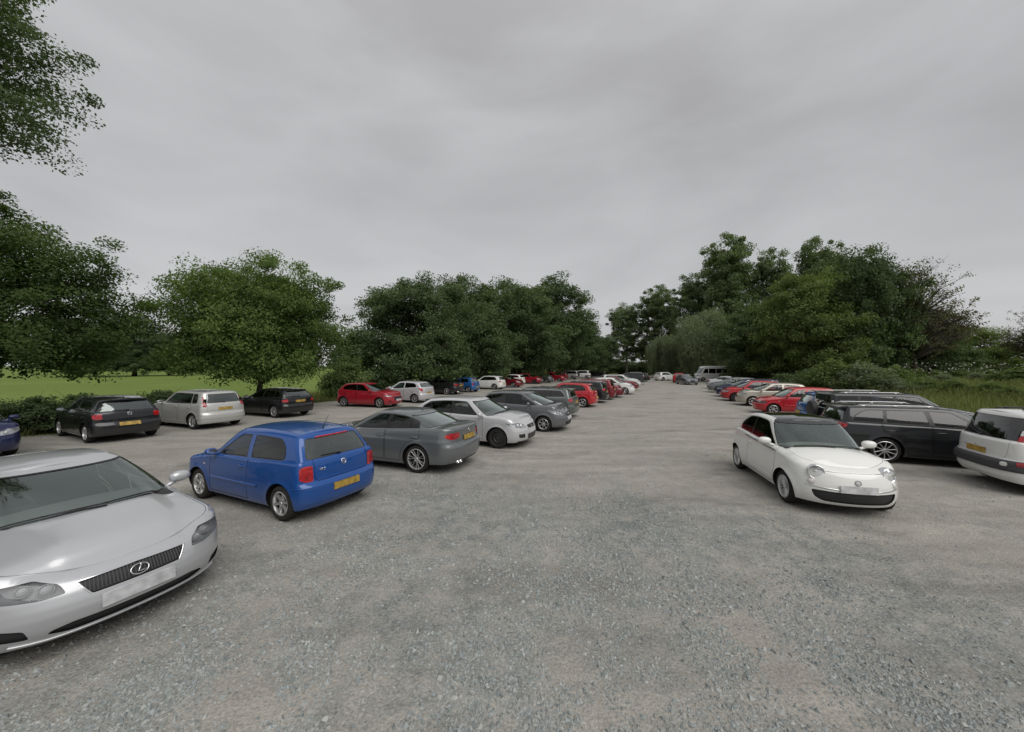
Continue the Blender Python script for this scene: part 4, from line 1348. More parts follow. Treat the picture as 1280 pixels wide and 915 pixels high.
# ------------------------------------------------------------------ family cars built from a few measures
def hatch(name, wb, fo, ro, W, H, hood=(.70, .93), belt=(.93, .98), scr=(1.05, .38), roof=(.30, -1.45), rear_x=.12, rear_z=None, dlo=None,
          Wr=None, est=0, feats=(), more=None, Df=None, Dr=None, tyre=.312, **k):
    xf, xr = wb / 2 + fo, -(wb / 2 + ro)
    zr = rear_z or belt[1] + .03
    wf, wL = scr
    tf, tr = roof
    Hm = H - .055
    p = dict(wb=wb, fo=fo, ro=ro, W=W, tyre=tyre, rim=tyre - .10, tw=.205, Lf=.58, nf=2.45, Lr=.36, nr=2.8,
             Df=Df or [(.15, .16), (.22, .06), (.30, .01), (.42, 0), (.53, .012), (.60, .04), (.68, .08), (.76, .15), (.84, .25)],
             Dr=Dr or [(.15, .15), (.24, .05), (.33, .01), (.45, 0), (.57, .005), (.62, .03), (.66, .065), (.80, .07), (.92, .09), (1.05, .13)],
             ztop=[(xr - .05, zr), (xr + .4, zr - .01), (-.5, (belt[0] + belt[1]) / 2 + .004), (.2, belt[0] + .005), (wf - wL + .1, belt[0]),
                   (wf + .15, hood[1] - .035), ((wf + xf) / 2 + .15, (hood[0] + hood[1]) / 2 + .005), (xf - .2, hood[0] + .045), (xf, hood[0])],
             crown=[(-2.5, .0), (-1.0, .0), (.4, .055), (1.2, .075), (1.7, .05), (xf, .02)],
             lid_f=wf - wL - .10, q_bonnet=.87,
             g=dict(wf=wf, wL=wL, wn=2.5, rb=xr, rL=.3, rn=3, xC=xr + .36 + rear_x * .5, tf=tf, tL=.20, tn=2.7, tr=tr, trL=.16, trn=3.0, Wr=Wr or W - .25, kr=.035, xm=(tf + tr) / 2 + .1,
                    screen=(.845, .86, .035, .88), rear=(2.34, 2.42, .10, .80), ein=.08, eup=.018, rcrown=.034, bulge=.02),
             zroof=[(tf + .2, Hm - .075), (tf, Hm - .04), (tf - .4, Hm - .005), (tf - .75, Hm), ((tf + tr) / 2 - .25, Hm - .008), (tr + .25, Hm - .04 + est * .02), (tr, Hm - .065 + est * .03)],
             mirror=(wf - wL + .0, belt[0] + .06, 1.0), handle_z=belt[0] - .11, feats=list(feats), more=more,
             plates=[('r', .76, 0, 0, M_PLATE_Y)], wheel=dict(n=5, w0=.06, w1=.05))
    p['g']['dlo'] = dlo or DLO(wf - wL - .08, tf - .22, tr + .18, xr + .55)
    gk = k.pop('g', {})
    p['g'].update(gk)
    p.update(k)
    MODELS[name] = p
    return p

LAMP_F = lambda xf, zi=.60, zo=.66, h=.11: lamp([('f', .43, zi), ('f', .66, zi + .01), ('s', xf - .42, zo), ('s', xf - .52, zo + h * .8), ('f', .64, zi + h + .02), ('f', .46, zi + h - .02)], [('f', .60, zi + .06, .045, .035, M_REFL)], back=M_REFL)

# silver five-door with black steel front wheels
def focus_more(s):
    badge_disc(s, 'f', .640, .05, [], M_CHROME, .006, True, M_GREYPL, .45)
    bars_h(s, (.615, .66), .28, .012, M_GREYPL, -.004)
hatch('focus', 2.64, .85, .85, .92, 1.497, hood=(.74, 1.0), belt=(.965, 1.02), scr=(1.25, .46), roof=(.42, -1.40), rear_x=.2,
      dlo=DLO(.62, .18, -1.22, -1.52, mid=[(-1.40, 1.22)], zt=.06), feats=[
          hole([('f', -.3, .59), ('f', .27, .595), ('f', .30, .69), ('f', -.3, .695)], r=.03, deep=.05),
          hole([('f', -.3, .27), ('f', .34, .27), ('f', .38, .43), ('f', -.3, .43)], r=.03, name='lower_intake', mat=M_GREYPL),
          hole([('f', .50, .33), ('f', .72, .34), ('f', .74, .45), ('f', .52, .45)], r=.025, name='fog_lamp_recess', pair=True),
          lamp([('f', .40, .625), ('f', .70, .62), ('f', .825, .66), ('s', 1.68, .73), ('s', 1.60, .79), ('f', .70, .775), ('f', .46, .725)], [('f', .58, .69, .050, .03, M_REFL), ('f', .72, .71, .045, .03, M_REFL)], back=M_REFL),
          patch('bumper_lip', [('f', -.4, .10), ('f', .72, .10), ('f', .76, .235), ('f', -.4, .225)], M_BLACK, .02, .006),
          tail([('r', .66, .85), ('s', -1.98, .85), ('s', -1.90, 1.02), ('r', .66, 1.03)])],
      g=dict(pillars=[(-.30, -.34, .10, 'trim'), (-1.16, -1.14, .035, 'trim')], Wr=.62), doors=[(.84, -.32, .27), (-.34, -1.28, .27)], more=focus_more,
      wheel=dict(steel=True, mat=M_STEEL_BLK), handle_z=.86, plates=[('r', .78, 0, 0, M_PLATE_Y), ('f', .515, 0, .0, M_PLATE_W)])

# grey tall hatch with a short bonnet
def jazz_more(s):
    bars_h(s, (.655,), .34, .02, M_CHROME, .0)
    badge_disc(s, 'f', .665, .045, [], M_CHROME, .008, True, M_GREYPL, .8)
hatch('jazz', 2.50, .84, .56, .848, 1.525, hood=(.76, 1.03), belt=(.99, 1.06), scr=(1.50, .58), roof=(.50, -1.25), rear_x=.1,
      dlo=DLO(.92, .24, -1.12, -1.28, mid=[(-1.25, 1.26)], zt=.06, zb=.02), feats=[
          hole([('f', -.3, .61), ('f', .34, .62), ('f', .40, .70), ('f', -.3, .70)], r=.03, deep=.04),
          hole([('f', -.3, .26), ('f', .42, .27), ('f', .46, .40), ('f', -.3, .41)], r=.03, name='lower_intake'),
          lamp([('f', .48, .655), ('f', .66, .635), ('f', .79, .68), ('s', 1.48, .78), ('s', 1.30, .885), ('s', 1.46, .88), ('f', .64, .79), ('f', .52, .71)], [('f', .62, .705, .045, .03, M_REFL), ('f', .74, .755, .035, .03, M_REFL)], back=M_REFL),
          tail([('r', .60, .80), ('s', -1.66, .80), ('s', -1.60, 1.06), ('r', .62, 1.07)])],
      g=dict(pillars=[(.52, .38, .05, 'trim'), (-.32, -.34, .09, 'trim'), (-1.00, -.98, .03, 'trim')], Wr=.60, wn=2.5, tL=.2, side_mats=[G_SIDE, G_SIDE, G_PRIV, G_PRIV]), doors=[(.74, -.34, .26), (-.36, -1.14, .26)], more=jazz_more,
      wheel=dict(n=7, w0=.042, w1=.044), tyre=.300, plates=[('r', .78, 0, 0, M_PLATE_Y), ('f', .52, 0, .0, M_PLATE_W)], mirror=(.66, 1.06, .95))

# grey estate with a bright window surround
def oct_more(s):
    s.ribbon([(float(s.sR(.50)), .60), (s.S, .60)], .012, .003, M_GREYPL, 'bumper_trim', pair=False)
hatch('estate', 2.69, .90, 1.08, .907, 1.47, hood=(.72, .98), belt=(.95, 1.0), scr=(1.18, .46), roof=(.30, -2.10), rear_x=.2, est=1,
      dlo=DLO(.52, .02, -1.72, -1.98, mid=[(-1.93, 1.15)], zt=.06), feats=[
          LAMP_F(2.245), hole([('f', -.3, .52), ('f', .40, .54), ('f', .42, .66), ('f', -.3, .66)], r=.03),
          tail([('r', .46, .84), ('r', .64, .82), ('s', -2.30, .81), ('s', -2.16, .86), ('s', -2.14, .94), ('r', .66, .965), ('r', .50, .955)]),
          patch('reversing_lamp', [('r', .52, .86), ('r', .62, .855), ('r', .62, .885), ('r', .52, .89)], M_CLEAR, .008, .010, True),
          seam('tailgate', [('r', -.5, .66), ('r', .50, .66), ('r', .60, .72), ('r', .66, 1.2), ('r', -.5, 1.2)], gw=.004)],
      g=dict(pillars=[(-.36, -.42, .10, 'trim'), (-1.28, -1.24, .06, 'trim')], Wr=.63, ring_mat=M_CHROME, ring=.018, rear=(2.32, 2.40, .10, .80), side_mats=[G_SIDE, G_PRIV, G_PRIV]), doors=[(.82, -.38, .27), (-.40, -1.36, .27)],
      rails=(-.25, -1.85, M_GREYPL), rear_wiper=(2.98, .10, 2.68, .13), spoiler=(-2.0, -2.24, .56, -.035), aerial=(-1.75, .05, 0), more=oct_more)

# black estate with roof rails and machined wheels
hatch('estate_sport', 2.63, .87, 1.07, .90, 1.482, hood=(.72, .98), belt=(.955, 1.0), scr=(1.12, .44), roof=(.26, -2.06), rear_x=.2, est=1,
      dlo=DLO(.50, .02, -1.66, -1.97, mid=[(-1.90, 1.17)], zt=.065, zb=.03), feats=[
          LAMP_F(2.185), hole([('f', -.3, .52), ('f', .40, .54), ('f', .42, .66), ('f', -.3, .66)], r=.03),
          tail([('r', .52, .86), ('r', .68, .84), ('s', -2.24, .84), ('s', -2.10, .90), ('s', -2.09, .985), ('r', .66, 1.0), ('r', .54, .98)]),
          patch('sill_blade', [('s', .84, .16), ('s', -.86, .16), ('s', -.86, .225), ('s', .84, .225)], M_GREYPL, .02, .02, True)],
      g=dict(pillars=[(-.38, -.44, .10, 'trim'), (-1.30, -1.24, .07, 'trim')], Wr=.62, rear=(2.30, 2.38, .08, .82), side_mats=[G_SIDE_B, G_SIDE_B, G_SIDE_B],
             dlo_r=[.06, 0, 0, 0, 0, .14, .16, .14, 0, 0, 0, 0, .05]), doors=[(.80, -.40, .26), (-.42, -1.36, .26)],
      rails=(-.15, -1.85, M_ALLOY), rear_wiper=(2.98, .10, 2.68, .13), spoiler=(-1.96, -2.24, .58, -.03), tyre=.325, rim=.234 if False else None or .23,
      wheel=dict(n=5, dbl=.045, dbl0=.45, w0=.026, w1=.026, hub=.06, mat=M_ALLOY), arch_gap=.04)
MODELS['estate_sport']['rim'] = .238

# white tall car with a wraparound rear window
def mpv_more(s):
    badge_disc(s, 'r', .86, .045, [[(-.5, -.2), (0, .4), (.5, -.2)], [(-.5, -.6), (0, 0), (.5, -.6)]], M_CHROME, .006, False)
    s.ribbon([(float(s.sR(.16)), .815), (float(s.sR(.40)), .815)], .018, .004, M_ALLOY_D, 'lettering_strip')
    s.parts.pop()
hatch('mpv', 2.54, .83, .72, .865, 1.63, hood=(.86, 1.10), belt=(1.05, 1.10), scr=(1.42, .42), roof=(.62, -1.66), rear_x=.05, rear_z=1.04, est=1,
      Dr=[(.15, .16), (.24, .08), (.30, .03), (.36, .0), (.44, .02), (.46, -.035), (.50, -.045), (.62, -.04), (.66, .0), (.68, .045), (.80, .05), (.95, .06), (1.10, .09)],
      dlo=DLO(.86, .40, -1.30, -1.40, mid=[(-1.38, 1.30)], zt=.07), feats=[
          LAMP_F(2.10, .72, .80), hole([('f', -.3, .60), ('f', .40, .62), ('f', .42, .72), ('f', -.3, .72)], r=.03),
          patch('rear_bumper', [('r', -.5, .45), ('r', .70, .45), ('s', -1.50, .43), ('s', -1.50, .66), ('r', .70, .665), ('r', -.5, .67)], M_GREYPL, .03, .006),
          patch('reflector', [('r', .80, .57), ('r', .845, .57), ('r', .845, .65), ('r', .80, .65)], M_RED, .01, .012, True),
          patch('fog_lamp', [('r', .64, .55), ('r', .73, .55), ('r', .73, .63), ('r', .64, .63)], M_CLEAR, .04, .012, True),
          seam('tailgate', [('r', -.5, .675), ('r', .62, .675), ('r', .68, .74), ('r', .72, 1.2), ('r', -.5, 1.2)], gw=.004)],
      g=dict(pillars=[(-.14, -.14, .10, 'trim'), (-.98, -.98, .08, 'trim')], Wr=.66, rear=(2.10, 2.14, .06, .84), rear_mat=G_PRIV, trn=3.2, bulge=.02),
      gfeats=[dict(name='taillight', pts=[(2.02, .02), (2.22, .02), (2.20, .22), (2.05, .24)], mat=M_RED, off=.012, pair=True, r=.02),
              dict(name='indicator', pts=[(2.05, .25), (2.20, .23), (2.18, .42), (2.09, .44)], mat=M_CLEAR, off=.012, pair=True, r=.02)],
      doors=[(.98, -.14, .27), (-.16, -1.06, .27)], rails=(.2, -1.35, M_BLACK), plates=[('r', .765, 0, 0, M_PLATE_Y)], more=mpv_more, tyre=.315,
      rear_wiper=(2.98, .08, 2.62, .30), aerial=(-1.2, .05, 0))

# dark five-door hatch with a round badge on the tailgate
def golf_more(s):
    badge_disc(s, 'r', .93, .058, VW_BADGE, M_CHROME, .006)
hatch('golf', 2.578, .87, .76, .885, 1.48, hood=(.70, .97), belt=(.95, .99), scr=(1.12, .42), roof=(.32, -1.62), rear_x=.1,
      dlo=DLO(.54, .06, -1.22, -1.45, mid=[(-1.40, 1.20)], zt=.065), feats=[
          LAMP_F(2.159), hole([('f', -.3, .54), ('f', .40, .56), ('f', .42, .65), ('f', -.3, .65)], r=.03),
          tail([('r', .48, .80), ('r', .66, .78), ('s', -1.90, .78), ('s', -1.80, .84), ('s', -1.79, .93), ('r', .68, .955), ('r', .50, .94)], r=.05),
          patch('reversing_lamp', [('r', .56, .82), ('r', .64, .815), ('r', .64, .86), ('r', .56, .865)], M_CLEAR, .02, .010, True),
          seam('tailgate', [('r', -.5, .655), ('r', .56, .655), ('r', .64, .72), ('r', .68, 1.2), ('r', -.5, 1.2)], gw=.004)],
      g=dict(pillars=[(-.32, -.36, .10, 'trim')], Wr=.62, rear=(2.30, 2.38, .06, .80)), doors=[(.78, -.34, .26), (-.36, -1.24, .26)],
      rear_wiper=(2.99, .07, 2.66, .10), spoiler=(-1.48, -1.72, .55, -.03), aerial=(-1.40, .05, 0), more=golf_more, plates=[('r', .60, 0, -.01, M_PLATE_Y)])

# silver tall hatch with upright tail lamps
hatch('fusion', 2.485, .79, .745, .86, 1.525, hood=(.76, 1.02), belt=(.99, 1.0), scr=(1.18, .40), roof=(.42, -1.62), rear_x=.05, est=1,
      dlo=DLO(.64, .20, -1.30, -1.42, mid=[(-1.41, 1.25)], zt=.065), feats=[
          LAMP_F(2.03), hole([('f', -.3, .60), ('f', .40, .62), ('f', .42, .70), ('f', -.3, .70)], r=.03),
          patch('rear_bumper', [('r', -.5, .42), ('r', .70, .42), ('s', -1.56, .42), ('s', -1.56, .55), ('r', .70, .56), ('r', -.5, .56)], None, .03, .016, paint=True),
          tail([('r', .665, .90), ('s', -1.82, .90), ('s', -1.77, 1.2), ('r', .68, 1.2)], r=.02),
          seam('tailgate', [('r', -.5, .62), ('r', .58, .62), ('r', .64, .68), ('r', .655, 1.2), ('r', -.5, 1.2)], gw=.004)],
      gfeats=[dict(name='upper_taillight', pts=[(2.14, .0), (2.30, .0), (2.24, .62), (2.16, .62)], mat=M_RED, off=.010, pair=True, r=.02)],
      g=dict(pillars=[(-.26, -.30, .09, 'trim'), (-1.08, -1.06, .06, 'body')], Wr=.635, rear=(2.38, 2.42, .06, .82)), doors=[(.80, -.28, .27), (-.30, -1.12, .27)],
      plates=[('r', .80, 0, 0, M_PLATE_Y)], rear_wiper=(2.99, .07, 2.66, .10))

# black five-door with wide tail lamps and silver roof strips
hatch('sportback', 2.578, .89, .83, .882, 1.425, hood=(.70, .95), belt=(.935, .985), scr=(1.06, .44), roof=(.24, -1.72), rear_x=.2,
      dlo=DLO(.46, -.02, -1.36, -1.66, mid=[(-1.58, 1.15)], zt=.055), feats=[
          LAMP_F(2.18), hole([('f', -.26, .36), ('f', .30, .36), ('f', .34, .66), ('f', -.26, .66)], r=.04),
          tail([('r', .40, .79), ('r', .64, .77), ('s', -1.96, .77), ('s', -1.84, .82), ('s', -1.84, .88), ('r', .68, .905), ('r', .42, .89)]),
          seam('tailgate', [('r', -.5, .65), ('r', .50, .65), ('r', .62, .72), ('r', .66, 1.2), ('r', -.5, 1.2)], gw=.004)],
      g=dict(pillars=[(-.38, -.44, .10, 'trim'), (-1.22, -1.18, .04, 'trim')], Wr=.59, rear=(2.32, 2.40, .08, .80), ring_mat=M_CHROME), doors=[(.74, -.40, .26), (-.42, -1.30, .26)],
      rear_wiper=(2.99, .09, 2.66, .12), wheel=dict(n=8, w0=.034, w1=.04), plates=[('r', .80, 0, 0, M_PLATE_Y)], spoiler=(-1.58, -1.82, .52, -.03))

# red supermini with a dark grille
hatch('mazda', 2.57, .80, .69, .848, 1.495, hood=(.78, 1.0), belt=(.97, 1.05), scr=(1.12, .46), roof=(.22, -1.42), rear_x=.15,
      dlo=DLO(.50, .0, -1.12, -1.36, mid=[(-1.32, 1.24)], zt=.065), feats=[
          hole([('f', -.3, .42), ('f', .34, .44), ('f', .44, .66), ('f', -.3, .67)], r=.05, deep=.05),
          lamp([('f', .47, .66), ('f', .68, .655), ('s', 1.62, .72), ('s', 1.48, .78), ('f', .66, .755), ('f', .50, .71)], [('f', .62, .70, .04, .03, M_REFL)], back=M_REFL, r=.02),
          hole([('f', .58, .34), ('f', .72, .36), ('f', .72, .42), ('f', .58, .42)], name='fog_lamp_recess', pair=True),
          tail([('r', .52, .86), ('r', .68, .84), ('s', -1.80, .86), ('s', -1.72, .95), ('r', .66, .98)])],
      g=dict(pillars=[(-.34, -.40, .10, 'trim')], Wr=.585), doors=[(.76, -.36, .27), (-.38, -1.22, .27)], wheel=dict(n=5, dbl=.03, w0=.022, w1=.022, mat=M_ALLOY_D),
      plates=[('r', .76, 0, 0, M_PLATE_Y), ('f', .46, 0, .02, M_PLATE_W)])

# silver supermini with swept tail lamps
hatch('corsa', 2.511, .82, .67, .868, 1.488, hood=(.74, 1.0), belt=(.965, 1.05), scr=(1.24, .46), roof=(.36, -1.42), rear_x=.15,
      dlo=DLO(.62, .12, -1.10, -1.30, mid=[(-1.28, 1.22)], zt=.075), feats=[
          LAMP_F(2.075, .64, .72, .14), hole([('f', -.3, .58), ('f', .34, .59), ('f', .36, .66), ('f', -.3, .66)], r=.03),
          tail([('r', .60, .82), ('r', .74, .80), ('s', -1.76, .82), ('s', -1.56, 1.03), ('s', -1.62, 1.05), ('r', .68, .98)], r=.03),
          seam('tailgate', [('r', -.5, .62), ('r', .54, .62), ('r', .62, .70), ('r', .66, 1.2), ('r', -.5, 1.2)], gw=.004)],
      g=dict(pillars=[(-.34, -.34, .13, 'body')], Wr=.60, rear=(2.32, 2.42, .06, .82)), doors=[(.86, -.36, .27), (-.38, -1.16, .27)],
      wheel=dict(n=7, w0=.04, w1=.04), plates=[('r', .70, 0, 0, M_PLATE_Y)])

# white minibus
hatch('minibus', 3.30, .95, 1.05, 1.0, 2.55, hood=(1.05, 1.40), belt=(1.32, 1.34), scr=(2.25, .42), roof=(1.45, -2.55), rear_x=.0, est=1, rear_z=1.34,
      Dr=[(.15, .10), (.35, .03), (.42, 0), (.56, 0), (.60, .05), (1.0, .05), (1.4, .06)],
      Ds=[(.12, .08), (.3, .03), (.5, 0), (.9, 0), (1.3, .015), (1.5, .02)],
      dlo=DLO(1.60, 1.30, -2.20, -2.25, zt=.42), feats=[
          LAMP_F(2.60, .86, .95, .2), hole([('f', -.4, .62), ('f', .5, .62), ('f', .5, .80), ('f', -.4, .80)]),
          patch('front_bumper', [('f', -.4, .10), ('f', .8, .10), ('s', 2.10, .10), ('s', 2.10, .52), ('f', .8, .55), ('f', -.4, .55)], M_GREYPL, .02, .004),
          tail([('r', .84, .80), ('s', -2.62, .80), ('s', -2.60, 1.25), ('r', .86, 1.25)])],
      g=dict(pillars=[(.75, .72, .14, 'body'), (-.45, -.45, .10, 'body'), (-1.4, -1.4, .10, 'body')], Wr=.84, bulge=.03, rear=(2.36, 2.38, .12, .62), screen=(.86, .88, .05, .72),
             side_mats=[G_SIDE, G_PRIV, G_PRIV, G_PRIV]), tyre=.34, doors=[(1.55, .70, .40)], seats=(.7, -.9))

# dark off-roader with a spare wheel on its tailgate
def suv_more(s):
    c = s.P(s.S, .92, .10)
    mb = MB(); mb.lathe([(.001, -.10), (.24, -.10), (.315, -.075), (.335, -.02), (.33, .06), (.27, .10), (.001, .10)], 32, 'x', (float(c[0]), .08, .93))
    s.part('spare_wheel_cover', mb.data('spare_wheel_cover', M_BLACK, True, 50))
hatch('offroader', 2.62, .88, .98, .89, 1.64, hood=(.88, 1.12), belt=(1.06, 1.08), scr=(1.08, .40), roof=(.42, -2.06), rear_x=.05, rear_z=1.06, est=1,
      dlo=DLO(.56, .22, -1.86, -1.95, mid=[(-1.94, 1.30)], zt=.07), feats=[
          LAMP_F(2.19, .76, .84, .14), hole([('f', -.3, .70), ('f', .40, .70), ('f', .42, .82), ('f', -.3, .82)], r=.03),
          patch('rear_bumper', [('r', -.5, .40), ('r', .70, .40), ('s', -1.75, .40), ('s', -1.75, .62), ('r', .70, .63), ('r', -.5, .63)], M_GREYPL, .03, .006),
          seam('tailgate', [('r', -.5, .655), ('r', .62, .655), ('r', .66, .72), ('r', .68, 1.2), ('r', -.5, 1.2)], gw=.004)],
      gfeats=[dict(name='taillight', pts=[(2.06, .0), (2.27, .0), (2.25, .26), (2.08, .26)], mat=M_RED, off=.010, pair=True, r=.02),
              dict(name='indicator', pts=[(2.08, .27), (2.25, .27), (2.22, .55), (2.10, .55)], mat=M_CLEAR, off=.010, pair=True, r=.02)],
      g=dict(pillars=[(-.32, -.36, .10, 'trim'), (-1.28, -1.28, .08, 'trim')], Wr=.67, rear=(2.34, 2.38, .06, .82), side_mats=[G_SIDE, G_PRIV, G_PRIV]),
      doors=[(.82, -.34, .36), (-.36, -1.30, .36)], rails=(-.10, -1.80, M_ALLOY), tyre=.345, zbot=[(-2.6, .34), (-1.2, .28), (1.2, .28), (2.6, .32)], more=suv_more,
      plates=[('r', .52, 0, -.01, M_PLATE_Y)])
# ================================================================== parked cars
F_PX = 457.5
def at(u, v, z=0.0):
    """ground (or height z) point seen at a place of the survey photograph"""
    y = F_PX * (CAM_H - z) / (v - 457.5)
    return ((u - 640) / F_PX * y, y)
CARS = []
def car(kind, name, mdl, hd, loc, uv, pm, label, far=False, group=None, steer=0.0, z=None):
    m = get(mdl)
    hx = {'FR': (m.wb / 2, -(m.W - .03), 0), 'FL': (m.wb / 2, m.W - .03, 0), 'RL': (-m.wb / 2, m.W - .03, 0), 'RR': (-m.wb / 2, -(m.W - .03), 0)}
    if isinstance(loc, str): loc = hx[loc]
    else: loc = ((m.xf + loc[1]) if loc[0] == 'f' else (m.xr + loc[1]), loc[2], loc[3])
    x, y = at(uv[0], uv[1], loc[2])
    a = R(hd); c, s_ = math.cos(a), math.sin(a)
    px, py = x - (c * loc[0] - s_ * loc[1]), y - (s_ * loc[0] + c * loc[1])
    CARS.append((name, px, py, a, m))
    return m.place(name, (px, py, 0), a, pm, label, group, far, kind, steer)

SILVER = paint('paint_silver', (.47, .48, .495), .40, .30)
SILVER2 = paint('paint_silver_bright', (.56, .56, .57), .40, .30)
SILVER3 = paint('paint_silver_warm', (.52, .52, .50), .4, .32)
BLUE = paint('paint_blue', (.008, .066, .265), .10, .28)
BLUE2 = paint('paint_bright_blue', (.020, .10, .29), .15, .28)
NAVY = paint('paint_navy', (.010, .016, .07), .2, .3)
GREY = paint('paint_grey', (.150, .162, .168), .45, .30)
GREY2 = paint('paint_mid_grey', (.150, .156, .166), .5, .30)
GREY3 = paint('paint_green_grey', (.120, .135, .128), .5, .32)
WHITE = paint('paint_white', (.72, .72, .69), 0, .30)
WHITE2 = paint('paint_plain_white', (.66, .66, .64), 0, .35)
BLACK = paint('paint_black', (.008, .009, .010), .1, .25)
BLACK2 = paint('paint_charcoal', (.012, .0135, .016), .2, .28)
DGREEN = paint('paint_dark_green', (.018, .026, .022), .3, .28)
RED = paint('paint_red', (.30, .010, .022), .15, .28)
RED2 = paint('paint_bright_red', (.40, .016, .024), .05, .28)
MAROON = paint('paint_maroon', (.17, .010, .018), .3, .3)
BEIGE = paint('paint_beige', (.44, .41, .35), .4, .32)
random.seed(5)
GL = 'cars parked nose-in along the aisle beside the trees'
# --- row between the aisle and the trees, seen from near to far
car('car', 'saloon_car', 'lexus', -23.6, ('f', -.03, 0, .578), (175, 711), SILVER, 'silver saloon with vertical-bar grille and oval L badge')
car('car', 'hatchback_car', 'polo', 155, 'RL', (350, 652), BLUE, 'bright blue three-door hatchback with thin roof aerial beside the silver saloon')
car('car', 'saloon_car', 'bmw', 159, 'RL', (520, 591.5), GREY, 'dark grey saloon with multi-spoke alloys between blue hatchback and silver hatchback')
car('car', 'hatchback_car', 'focus', -22, 'FR', (621, 561), SILVER2, 'silver five-door hatchback with black steel wheels and pale number plate')
car('car', 'hatchback_car', 'jazz', -23, 'FR', (679, 540), GREY2, 'mid grey tall hatchback with short bonnet and swept headlights')
car('car', 'estate_car', 'estate', 157, ('r', .25, .85, .25), (711, 517.5), GREY3, 'green-grey estate car with chrome window surround')
car('car', 'hatchback_car', 'golf', 157, 'RL', (728, 509.5), RED2, 'red hatchback tucked behind the green-grey estate, its tail to the aisle')
car('car', 'estate_car', 'estate_sport', 157, ('r', .1, .62, .60), (757, 493), BLACK2, 'charcoal estate with silver rails, its tail to the aisle beyond the red hatchback', far=True)
car('car', 'tall_car', 'fusion', 157, ('r', .1, .62, .60), (767, 490), MAROON, 'maroon tall hatchback backed onto the aisle beyond the charcoal estate', far=True)
car('car', 'hatchback_car', 'mazda', -23, ('f', -.1, -.5, .3), (778, 492.5), MAROON, 'dark red hatchback with its headlights to the aisle next to a white one', far=True)
car('car', 'hatchback_car', 'corsa', -23, ('f', -.1, -.5, .3), (792, 489), WHITE2, 'white hatchback nose-out between two dark red cars at the aisle', far=True)
car('car', 'saloon_car', 'bmw', -23, ('f', -.1, -.5, .3), (797, 484.5), MAROON, 'maroon saloon nose-out beyond the white hatchback at the aisle', far=True)
car('car', 'estate_car', 'estate', -23, ('f', -.1, -.5, .3), (800, 480.5), WHITE2, 'white estate with chrome window surround far down the aisle beside the maroon saloon', far=True)
car('car', 'offroader_car', 'offroader', 157, ('r', .1, .6, .4), (806, 477), DGREEN, 'dark green off-roader with spare wheel far down the aisle, tail outward', far=True)
car('car', 'hatchback_car', 'golf', 157, ('r', .1, .6, .4), (812, 474), BLACK, 'black hatchback last in the row by the trees at the far end', far=True)
# --- row under the trees at the field edge
car('car', 'hatchback_car', 'corsa', -23, ('f', -.28, .62, .72), (12, 539), NAVY, 'navy blue car by the hedge, nose out beside a black hatchback')
car('car', 'hatchback_car', 'golf', 153, ('r', .08, .60, .86), (130, 521.5), BLACK2, 'near-black five-door hatchback with round badge, backed out from the hedge')
car('car', 'tall_car', 'fusion', 158, 'RL', (240, 537), SILVER3, 'silver tall hatchback with upright red tail lamps under the round tree')
car('car', 'hatchback_car', 'sportback', 157, 'RL', (342, 522.5), BLACK, 'black low hatchback with wide tail lamps under the round tree')
car('car', 'hatchback_car', 'mazda', -16, 'FR', (474, 510), RED, 'crimson hatchback with dark grille nose-out under the trees')
car('car', 'hatchback_car', 'corsa', 157, 'RL', (518, 504), SILVER2, 'silver hatchback with swept tail lamps next to the crimson hatchback')
car('car', 'saloon_car', 'bmw', 157, 'RL', (558, 493.5), BLACK, 'black saloon under the trees between silver and blue hatchbacks', far=True)
car('car', 'hatchback_car', 'polo', 157, 'RL', (585, 490.5), BLUE2, 'mid blue hatchback under the trees next to the black saloon', far=True)
car('car', 'hatchback_car', 'golf', 157, 'RL', (618, 487), WHITE2, 'white hatchback with red tail lamps under the trees beside the blue one', far=True)
car('car', 'estate_car', 'estate', -23, 'FR', (641, 484.5), MAROON, 'maroon estate nose-out under the trees between two white hatchbacks', far=True)
car('car', 'hatchback_car', 'sportback', 157, 'RL', (645, 481.5), WHITE, 'white low hatchback under the trees, tail out beside the maroon estate', far=True)
car('car', 'hatchback_car', 'focus', -23, 'FR', (668, 480), RED, 'crimson five-door with black wheels, nose out deep under the trees', far=True)
car('car', 'hatchback_car', 'jazz', -23, 'FR', (683, 478.3), GREY, 'dark grey tall hatchback under the trees between two crimson cars', far=True)
car('car', 'hatchback_car', 'mazda', -23, 'FR', (699, 477), RED, 'crimson small hatchback deep under the trees beyond a dark grey one', far=True)
car('car', 'hatchback_car', 'sportback', 157, 'RL', (703, 475.5), MAROON, 'maroon low hatchback tail-out deep under the trees', far=True)
car('car', 'offroader_car', 'offroader', 157, 'RL', (716, 474.2), SILVER3, 'silver off-roader deep under the trees at the far end of its row', far=True)
car('car', 'tall_car', 'mpv', 157, 'RL', (733, 473), WHITE2, 'white tall people carrier deep under the trees beyond the silver off-roader', far=True)
car('car', 'tall_car', 'mpv', 157, 'RL', (752, 472), BLACK2, 'charcoal tall people carrier deep under the trees near the far end', far=True)
